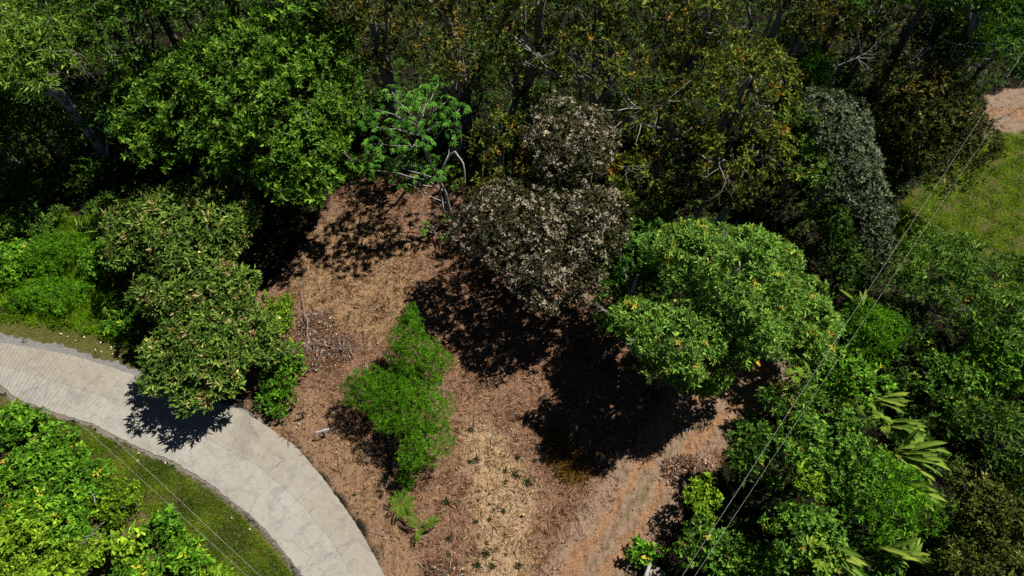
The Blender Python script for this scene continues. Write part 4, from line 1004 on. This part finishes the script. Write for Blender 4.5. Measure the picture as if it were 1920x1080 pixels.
fan_plant('green fan leaves under the bent pale trunk', 848, 318, 2.2, 5, .8, 506, (0, 0))
fan_plant('lower green fan leaves between the legs of the bent pale trunk', 852, 345, 1.6, 4, .75, 507, (0, 0))
fan_plant('feathery green fan beside the small dark olive tree', 928, 232, 3.6, 4, .9, 508, (0, 0))
fan_plant('bright fan leaves at the upper left of the curly shrub', 1490, 700, 4.4, 3, .6, 509, (1, 1))
fan_plant('dim fan leaved plant beside the speckled shrub at the right edge', 1890, 785, 2.2, 5, .8, 510, (0, 0))

def frond_mesh(rng, L=1.0, n=13, tint=.55):
    t = np.linspace(.12, 1, n)
    def ax(t): return np.stack([L * t * (1 - .18 * t), 0 * t, L * (.55 * t - .62 * t * t)], -1)
    P, D, Nn, Ls = [], [], [], []
    for i in range(n):
        p = ax(t[i])
        for s in (-1, 1):
            P.append(p); D.append(unit(np.array([.75 + .3 * t[i], s * (1 - .55 * t[i]), -.12]))); Nn.append((0, 0, 1)); Ls.append(L * .42 * (1 - .55 * abs(t[i] - .45)))
    P, D, Nn, Ls = map(np.array, (P, D, Nn, Ls))
    V, F, Tn = leaf_batch(P, D, Nn.astype(float), Ls, Ls * .13, np.clip(tint + rng.normal(size=len(P)) * .15, 0, 1), lv=2, fold=.2, curl=.1)
    v, f = tube(np.array([ax(x) for x in np.linspace(0, 1, 6)]), np.linspace(.016, .005, 6), 4)
    return make_mesh('frond', np.concatenate([V, v]), np.concatenate([F, f + len(V)]), M['palm'], np.concatenate([Tn, np.full(len(v), .8)]))
rng = np.random.default_rng(111)
fr = [frond_mesh(rng, 1.0, 13, .5), frond_mesh(rng, 1.0, 12, .65)]
def young_palm(label, px, py, fronds, seed):
    rng = np.random.default_rng(seed)
    p = W(px, py, .0)
    root = empty('young_palm', (p[0], p[1], float(ground_height(p[0], p[1])[0])), label, 'palm')
    v, f = tube(np.array([(0, 0, -.1), (0, 0, .1), (.01, 0, .5)]), (.07, .055, .035), 7)
    link('stem', make_mesh('stem', v, f, M['bark']), root)
    for a, s, tilt in fronds:
        link('frond', fr[rng.integers(2)], root, (0, 0, .46), (rng.normal() * .12, -tilt, math.radians(a)), s)
young_palm('round young palm just below the feathery trees in the clearing', 756, 948, [(20, .8, .3), (75, .85, .4), (120, .8, .5), (165, .8, .3), (215, .75, .3), (265, .85, .3), (310, .85, .4), (345, .85, .2)], 601)
young_palm('young palm with three spread fronds nearest the road end', 790, 992, [(20, 1.15, .25), (140, 1.25, .35), (165, .7, .3), (262, .75, .2), (285, .5, .5)], 602)

# ------------------------------------------------------------------ pineapple plants in the straw
def pineapple_mesh(seed):
    rng = np.random.default_rng(seed); n = 15
    a = np.arange(n) * 2.4; el = np.linspace(.15, 1.2, n)
    D = np.stack([np.cos(a) * np.cos(el), np.sin(a) * np.cos(el), np.sin(el)], 1)
    Nn = np.stack([-np.cos(a) * np.sin(el), -np.sin(a) * np.sin(el), np.cos(el)], 1)
    L = np.linspace(.36, .22, n) * rng.uniform(.8, 1.1, n)
    V, F, Tn = leaf_batch(np.zeros((n, 3)), D, Nn, L, np.full(n, .05), rng.uniform(.1, .9, n), lv=4, fold=.3, curl=.15)
    return make_mesh('pineapple_plant', V, F, M['pineapple'], Tn)
pm = [pineapple_mesh(s) for s in range(4)]
pine = [(883, 806), (893, 862), (938, 852), (970, 858), (948, 884), (967, 890), (948, 904), (1003, 864), (874, 927), (900, 922), (918, 926), (897, 939), (917, 946), (926, 956), (902, 961), (944, 958), (956, 957), (838, 943), (892, 978), (919, 974), (897, 1005), (841, 1010),
        (912, 1018), (962, 1018), (949, 1041), (965, 1036), (948, 1004), (868, 1072), (923, 1061), (910, 1038), (842, 1043), (881, 866), (936, 880), (878, 1036), (801, 1074), (664, 928), (884, 846), (925, 990), (990, 905), (932, 1030), (895, 1060), (972, 1060)]
rng = np.random.default_rng(9)
for i, (x, y) in enumerate(pine):
    p = W(x, y, 0)
    o = link('pineapple_plant', pm[i % 4], None, (p[0], p[1], float(ground_height(p[0], p[1])[0])), (rng.normal() * .15, rng.normal() * .15, rng.uniform(0, 6.28)), .35 + .95 * rng.random() ** 1.3)
    props(o, 'small dark spiky pineapple plant growing in the straw of the clearing', 'pineapple plant', 'pineapple plants in the clearing')

# ------------------------------------------------------------------ two small signs
def sign(label, base_px, board_a, board_b, zb, hgt, mats, post_mat, trim):
    b = W(*base_px, 0)
    g = float(ground_height(b[0], b[1])[0])
    root = empty('small_sign', (b[0], b[1], g), label, 'sign')
    v, f = box(-.035, .035, -.035, .035, -.1, zb)
    link('post', make_mesh('post', v, f, M[post_mat]), root)
    A, B = W(*board_a, zb + hgt / 2), W(*board_b, zb + hgt / 2)
    ln = np.linalg.norm((B - A)[:2]); ang = math.atan2(B[1] - A[1], B[0] - A[0])
    mid = (A + B) / 2 - np.array([b[0], b[1], 0])
    v, f = box(-ln / 2, ln / 2, -.03, .03, -hgt / 2, hgt / 2)
    bo = link('board', make_mesh('board', v, f, M[mats]), root, (mid[0], mid[1], zb), (math.radians(-28), 0, ang))
    if trim:
        for sx in (-.034, ):
            v, f = box(-ln / 2, ln / 2, sx - .012, sx - .002, hgt / 2 - .05, hgt / 2 - .015)
            link('edge_strip', make_mesh('edge_strip', v, f, M[trim]), bo)
sign('small sign with a light grey board beside the young feathery trees', (609, 817), (593, 811), (617, 804), .66, .15, 'greypaint', 'darkwood', 'whitetrim')
sign('small sign with a dark wooden board nearer the green bush', (570, 783), (556, 776), (571, 772), .58, .15, 'darkwood', 'darkwood', None)

# ------------------------------------------------------------------ power lines
def wire(label, a, b, z, sag, r=.0048):
    A, B = W(*a, z), W(*b, z)
    A, B = A + (A - B) * .12, B + (B - A) * .12
    t = np.linspace(0, 1, 24)[:, None]
    P = A + (B - A) * t; P[:, 2] -= (sag * 4 * t * (1 - t))[:, 0]
    o = P[12].copy()
    v, f = tube(P - o, np.full(24, r), 5)
    return props(link('power_line', make_mesh('power_line', v, f, M['wire'], smooth=True), loc=o), label, 'wire', 'power lines')
wire('thin wire crossing the road on the left, right of its pair', (-30, 597), (500, 1092), 7.0, .25)
wire('thin wire over the lower left shrubs, left of its pair', (-30, 632), (474, 1090), 7.0, .25, .0038)
wire('thin wire over the right-hand thicket, left of its pair', (1905, 120), (1270, 1095), 8.0, .25)
wire('thin wire over the right-hand thicket, right of its pair', (1960, 90), (1290, 1100), 8.0, .25, .0038)

# ------------------------------------------------------------------ culvert headwall at the bottom edge
b = W(1228, 1080, 0)
root = empty('concrete_headwall', (b[0], b[1], 0), 'broken old concrete headwall at the bottom edge beside the dirt track', 'headwall')
A, B = W(1222, 1050, .9) - b, W(1205, 1100, .9) - b
ang = math.atan2(B[1] - A[1], B[0] - A[0]); ln = np.linalg.norm((B - A)[:2])
rng = np.random.default_rng(31)
v, f = box(-ln / 2, ln / 2, -.09, .09, -.2, .9); v = v + rng.normal(size=v.shape) * .015
link('wall', make_mesh('wall', v, f, M['oldconcrete']), root, ((A + B)[0] / 2, (A + B)[1] / 2, 0), (0, 0, ang))
sl = [(1224, 1057), (1236, 1064), (1246, 1074), (1250, 1100), (1208, 1100)]
top = np.array([W(x, y, .55) - b for x, y in sl]); bot = top.copy(); bot[:, 2] = -.1
n = len(sl)
v = np.concatenate([bot, top]); f = [(n, n + i, n + i + 1) for i in range(1, n - 1)] + [q for i in range(n) for q in ((i, (i + 1) % n, n + (i + 1) % n), (i, n + (i + 1) % n, n + i))]
link('slab', make_mesh('slab', v, np.array(f), noise_mat('littered_concrete', (.17, .10, .06), (.42, .39, .36), 3.2, rough=.9)), root)

# ------------------------------------------------------------------ brush pile, stump, stones
def twig_heap(name, label, px, py, rad, n, seed, leaf=True, cat='brush pile', h=.35):
    rng = np.random.default_rng(seed)
    c = W(px, py, 0)
    root = empty(name, (c[0], c[1], 0), label, cat)
    parts = []
    for i in range(n):
        a = rng.uniform(0, 6.28); rr = rad * math.sqrt(rng.random())
        p = np.array([math.cos(a) * rr * 1.5, math.sin(a) * rr, rng.uniform(.02, h) * (1 - rr / rad * .7)])
        d = unit(np.array([rng.normal(), rng.normal(), rng.normal() * .18])) * rng.uniform(.3, 1.2)
        parts.append(tube(bent(rng, p - d / 2, p + d / 2, 4, .12), np.linspace(.022, .008, 4) * rng.uniform(.6, 1.5), 4))
    v, f = merge(parts); v[:, 2] = np.maximum(v[:, 2], .005)
    o = link('twig_heap', make_mesh('twig_heap', v, f, M['greybark']), root); o['kind'] = 'stuff'
    if leaf:
        m = n * 14
        a = rng.uniform(0, 6.28, m); rr = rad * np.sqrt(rng.random(m))
        P = np.stack([np.cos(a) * rr * 1.5, np.sin(a) * rr, .03 + rng.uniform(0, h, m) * (1 - rr / rad * .7)], 1)
        D = rng.normal(size=(m, 3)) * [1, 1, .35]; Nn = rng.normal(size=(m, 3)) * [.5, .5, .2] + [0, 0, 1]
        V, F, Tn = leaf_batch(P, D, Nn, rng.uniform(.12, .3, m), rng.uniform(.03, .10, m), np.clip(rng.normal(.55, .25, m), 0, 1))
        o = link('dry_leaf_heap', make_mesh('dry_leaf_heap', V, F, M['litter'], Tn), root); o['kind'] = 'stuff'
    return root
twig_heap('brush_pile', 'heap of cut branches and dry leaves between the brown-tipped tree and young trees', 600, 655, 1.5, 110, 701)
twig_heap('brush_pile', 'small heap of dry curled leaves above the larger brush pile', 592, 605, .8, 50, 702)
twig_heap('brush_pile', 'reddish heap of dry leaves at the bottom edge of the clearing', 830, 1072, .7, 40, 703, h=.2)
twig_heap('brush_pile', 'grey twig litter on the right bank of the dirt track', 1290, 885, 1.0, 70, 704, h=.25)
bough('fallen_dead_branch', 'forked dead branch lying left of the brush pile', [(575, 660, .2), (578, 620, .4), (572, 580, .4), (562, 545, .25)], .045, .015, 'greybark', 230, 5, .4)
bough('fallen_dead_branch', 'dead branch lying across the brush pile', [(590, 645, .4), (640, 652, .45), (675, 655, .3)], .045, .015, 'greybark', 231, 5, .4)
bough('fallen_dead_branch', 'curved pale root lying on the right bank of the dirt track', [(1262, 892, .1), (1280, 900, .25), (1300, 920, .15)], .04, .015, 'palebark', 232, 3, .4)
c = W(981, 966, 0)
root = empty('cut_stump', (c[0], c[1], 0), 'small cut stump with a pale orange top among the pineapples', 'stump')
v, f = tube(np.array([(0, 0, -.05), (0, .0, .10), (.01, 0, .18)]), (.10, .085, .08), 9); link('stump_bark', make_mesh('stump_bark', v, f, M['bark']), root)
v, f = tube(np.array([(.01, 0, .175), (.01, 0, .187)]), (.073, .073), 9); link('cut_face', make_mesh('cut_face', v, f, M['cutwood']), root)

c = W(1284, 804, 0)
rng = np.random.default_rng(41)
v, f = tube(np.array([(-.16, 0, .03), (-.08, 0, .05), (.05, .01, .06), (.16, 0, .03)]), (.05, .11, .12, .05), 8)
v = v + rng.normal(size=v.shape) * .012
props(link('grey_stone', make_mesh('grey_stone', v, f, M['gravel']), None, c, (0, 0, .4), (1.3, 1.3, .7)), 'flat grey stone lying on the upper dirt track', 'stone')

# ------------------------------------------------------------------ stuff: straw, grass, litter, pebbles
def scatter(poly, n, seed):
    rng = np.random.default_rng(seed)
    q = G(poly); lo, hi = q.min(0), q.max(0)
    out = np.zeros((0, 2))
    while len(out) < n:
        p = rng.uniform(lo, hi, (n * 2, 2))
        out = np.concatenate([out, p[in_poly(p[:, 0], p[:, 1], q)]])
    return out[:n], rng
ROADP = np.concatenate([R_out, R_in[::-1]])
def off_road(p, grow=.05):
    return ~in_poly(p[:, 0], p[:, 1], ROADP) & (poly_dist(p[:, 0], p[:, 1], ROADP[::6]) > grow)

def blades(name, label, cat, p, rng, L, Wd, el, mat, tint, z0=.0, lv=2, clump=0):
    n = len(p)
    a = rng.uniform(0, 6.28, n)
    if clump:
        a = 6.28 * wob(p, clump, 2.0) + rng.normal(size=n) * .7
    e = np.radians(np.clip(rng.normal(el[0], el[1], n), -5, 88))
    P = np.column_stack([p, ground_height(p[:, 0], p[:, 1]) + z0 + rng.uniform(0, .03, n)])
    D = np.stack([np.cos(a) * np.cos(e), np.sin(a) * np.cos(e), np.sin(e)], 1)
    Nn = np.stack([-np.cos(a) * np.sin(e), -np.sin(a) * np.sin(e), np.cos(e)], 1) + rng.normal(size=(n, 3)) * .25
    Ls = rng.uniform(*L, n)
    V, F, Tn = leaf_batch(P, D, Nn, Ls, rng.uniform(*Wd, n), np.clip(tint, 0, 1), lv=lv, fold=.15, curl=.1)
    return props(link(name, make_mesh(name, V, F, M[mat], Tn)), label, cat, kind='stuff')

p, rng = scatter(CLEAR, 52000, 801); p = p[off_road(p)]
k = poly_dist(p[:, 0], p[:, 1], TL, False)
keep = (k > 2.0 + rng.normal(size=len(p)) * .3) & (wob(p, .8, 2) + rng.normal(size=len(p)) * .5 > -.5)
keep &= (soft(p[:, 0], p[:, 1], G(SOIL), .4) < .5) | (rng.random(len(p)) < .35)
p = p[keep]
tnt = .40 + .28 * wob(p, .9, 1.0) + .15 * wob(p, 3.1, .6) + rng.normal(size=len(p)) * .27 + .34 * soft(p[:, 0], p[:, 1], G(STRAW), .8)
blades('dry_straw', 'dry cut straw lying over the clearing', 'straw', p, rng, (.10, .55), (.010, .045), (9, 16), 'straw', tnt, .01, clump=.9)
p, rng = scatter([(1030, 790), (1075, 830), (1105, 885), (1090, 912), (1050, 900), (1030, 850)], 1500, 802)
blades('golden_straw', 'golden dry grass at the edge of the big shadow', 'straw', p, rng, (.3, .8), (.012, .03), (35, 20), 'goldstraw', .5 + rng.normal(size=len(p)) * .25)
# sticks and stalks left on the ground
p, rng = scatter(CLEAR, 420, 811); p = p[off_road(p, .1)]; p = p[poly_dist(p[:, 0], p[:, 1], TL, False) > 2.0]
parts = []
for q in p:
    a = rng.uniform(0, 6.28); ln = rng.uniform(.25, 1.3)
    A = np.array([q[0], q[1], float(ground_height(q[0], q[1])[0]) + .02]); d = np.array([math.cos(a), math.sin(a), rng.normal() * .06]) * ln
    parts.append(tube(bent(rng, A, A + d, 4, .08), np.linspace(.018, .006, 4) * rng.uniform(.5, 1.4), 4))
v, f = merge(parts)
props(link('fallen_twigs', make_mesh('fallen_twigs', v, f, M['greybark'])), 'thin dead twigs strewn over the clearing', 'twigs', kind='stuff')
# left verge grass, lower verge grass, meadow
p, rng = scatter(VERGE, 42000, 803); ly = project(np.column_stack([p, 0 * p[:, 0]]))[1]
keep = off_road(p, .35) & (p[:, 0] > -45) & (poly_dist(p[:, 0], p[:, 1], G(VERGE)) > rng.uniform(0, 1.3, len(p)))
p = p[keep]
d = poly_dist(p[:, 0], p[:, 1], R_out[::5], False)
near = np.clip((d - .7) / 1.6, 0, 1)
tall = p[near > .55]
blades('tall_grass', 'tangled green grass and weeds on the left verge', 'grass', tall, rng, (.25, .7), (.02, .055), (38, 22), 'meadow', .40 + .24 * wob(tall, 1.3) + rng.normal(size=len(tall)) * .15, clump=.7)
short = p[near <= .55]
blades('short_grass', 'short dry grass strip beside the gravel shoulder', 'grass', short, rng, (.05, .15), (.012, .03), (40, 22), 'grass', .62 + .2 * wob(short, 1.3) + rng.normal(size=len(short)) * .18)
p, rng = scatter([(100, 775), (255, 838), (400, 914), (530, 1032), (590, 1110), (380, 1110), (250, 930), (130, 850), (0, 760)], 34000, 804); p = p[off_road(p, .3)]
tt = .5 + .3 * wob(p, .8, .7) + rng.normal(size=len(p)) * .17
blades('verge_grass', 'green and ochre grass between the lower shrubs and the road', 'grass', p, rng, (.07, .24), (.014, .035), (45, 20), 'grass', tt, clump=.6)
p, rng = scatter(MEADOW, 50000, 805)
keep = wob(p, 1.0, .5) + .5 * wob(p, 2.7, 1.5) + rng.normal(size=len(p)) * .3 > -.35
p = p[keep]
blades('meadow_grass', 'short bright grass of the meadow at the right edge', 'grass', p, rng, (.06, .34), (.02, .05), (45, 22), 'meadow', .5 + .3 * wob(p, 1.5) + rng.normal(size=len(p)) * .16)
# leaf litter over the clearing edges and forest floor
p1, rng = scatter(CLEAR, 22000, 806); p2, _ = scatter([(0, 250), (300, 200), (640, 300), (900, 150), (1500, 100), (1900, 120), (1900, 1080), (1300, 900), (1500, 600), (600, 380), (200, 400)], 9000, 807)
p = np.concatenate([p1, p2]); p = p[off_road(p, .05)]
kk = poly_dist(p[:, 0], p[:, 1], TL, False); p = p[(kk > 1.2) | (rng.random(len(p)) < .15)]
dr = wob(p, .9, 6.0) + .6 * wob(p, 2.4, 3.0) + rng.normal(size=len(p)) * .25 > -.05
p = p[dr]
blades('leaf_litter', 'brown fallen leaves on the ground', 'leaf litter', p, rng, (.08, .2), (.04, .09), (8, 14), 'litter', rng.normal(.5, .2, len(p)), .015)
# low growth of the forest floor, outside clearing, road and verges
p, rng = scatter([(-260, -120), (2200, -120), (2200, 1250), (1180, 1250), (1230, 900), (1470, 730), (1300, 640), (1060, 540), (860, 330), (640, 330), (500, 500), (330, 600), (260, 420), (-260, 380)], 36000, 815)
keep = (soft(p[:, 0], p[:, 1], G(CLEAR), .4) < .2) & (soft(p[:, 0], p[:, 1], G(MEADOW), .4) < .4) & (soft(p[:, 0], p[:, 1], G(FARTRACK), .4) < .3) & (soft(p[:, 0], p[:, 1], G(VERGE), .4) < .3) & (poly_dist(p[:, 0], p[:, 1], TL, False) > 2.6)
p = p[keep]
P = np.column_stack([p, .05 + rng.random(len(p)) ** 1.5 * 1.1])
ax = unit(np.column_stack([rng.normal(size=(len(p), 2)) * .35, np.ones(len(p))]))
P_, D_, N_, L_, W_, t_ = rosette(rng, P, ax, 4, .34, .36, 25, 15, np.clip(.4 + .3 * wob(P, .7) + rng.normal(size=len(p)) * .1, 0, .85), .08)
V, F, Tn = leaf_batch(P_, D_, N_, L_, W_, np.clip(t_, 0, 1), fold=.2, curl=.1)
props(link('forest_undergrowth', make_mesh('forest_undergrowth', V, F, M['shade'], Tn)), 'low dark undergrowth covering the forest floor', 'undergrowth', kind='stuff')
# the few pale leaves lying on verge and road
pl = [(118, 628), (130, 634), (146, 639), (182, 660), (190, 646), (192, 663), (212, 667), (212, 654), (232, 666), (235, 649), (222, 650), (160, 636), (208, 658), (227, 671), (258, 868), (312, 872), (434, 970), (468, 990), (265, 850), (232, 660), (489, 853), (560, 794), (566, 787)]
p = np.array([W(*q)[:2] for q in pl]); rng = np.random.default_rng(808)
blades('fallen_leaves', 'few pale fallen leaves on the verge by the road', 'leaf litter', p, rng, (.14, .24), (.07, .11), (12, 8), 'litter', np.full(len(p), 1.0), .09)
# pebbles on the dirt track
def pebbles(name, label, p, rng, r0, r1, mat):
    ico = np.array([(0, 0, 1), (1, 0, .1), (.3, .95, .05), (-.8, .6, 0), (-.8, -.6, .1), (.3, -.95, 0)], float)
    fc = np.array([(0, 1, 2), (0, 2, 3), (0, 3, 4), (0, 4, 5), (0, 5, 1)])
    n = len(p)
    s = rng.uniform(r0, r1, n) ** 1.0
    jit_ = ico[None] * (1 + rng.normal(size=(n, 6, 3)) * .18)
    jit_[:, :, 2] *= .6
    V = jit_ * s[:, None, None] + np.column_stack([p, ground_height(p[:, 0], p[:, 1]) - .01])[:, None, :]
    F = fc[None] + (np.arange(n) * 6)[:, None, None]
    return props(link(name, make_mesh(name, V.reshape(-1, 3), F.reshape(-1, 3), mat)), label, 'gravel', kind='stuff')
rng = np.random.default_rng(809)
i = rng.integers(0, len(TL) - 1, 5200); t = rng.random((5200, 1))
p = TL[i] * (1 - t) + TL[i + 1] * t + rng.normal(size=(5200, 2)) * 1.7
pebbles('track_pebbles', 'loose pale pebbles and chips on the dirt track', p[off_road(p)], rng, .006, .026, M['stone'])
p, rng = scatter(FARTRACK, 1200, 810)
pebbles('far_track_pebbles', 'pebbles on the far patch of dirt track', p, rng, .015, .05, M['stone'])
i = rng.integers(0, NR - 1, 3000)
p = R_in[i] + acr[i] * np.abs(rng.normal(size=(3000, 1))) * .28
pebbles('shoulder_gravel', 'gravel chips along the lower road edge', p, rng, .012, .035, M['gravel'])
i = rng.integers(0, 250, 3000)
p = R_out[i] - acr[i] * np.abs(rng.normal(size=(3000, 1))) * .4
pebbles('shoulder_gravel', 'gravel chips along the upper road edge', p, rng, .012, .035, M['gravel'])
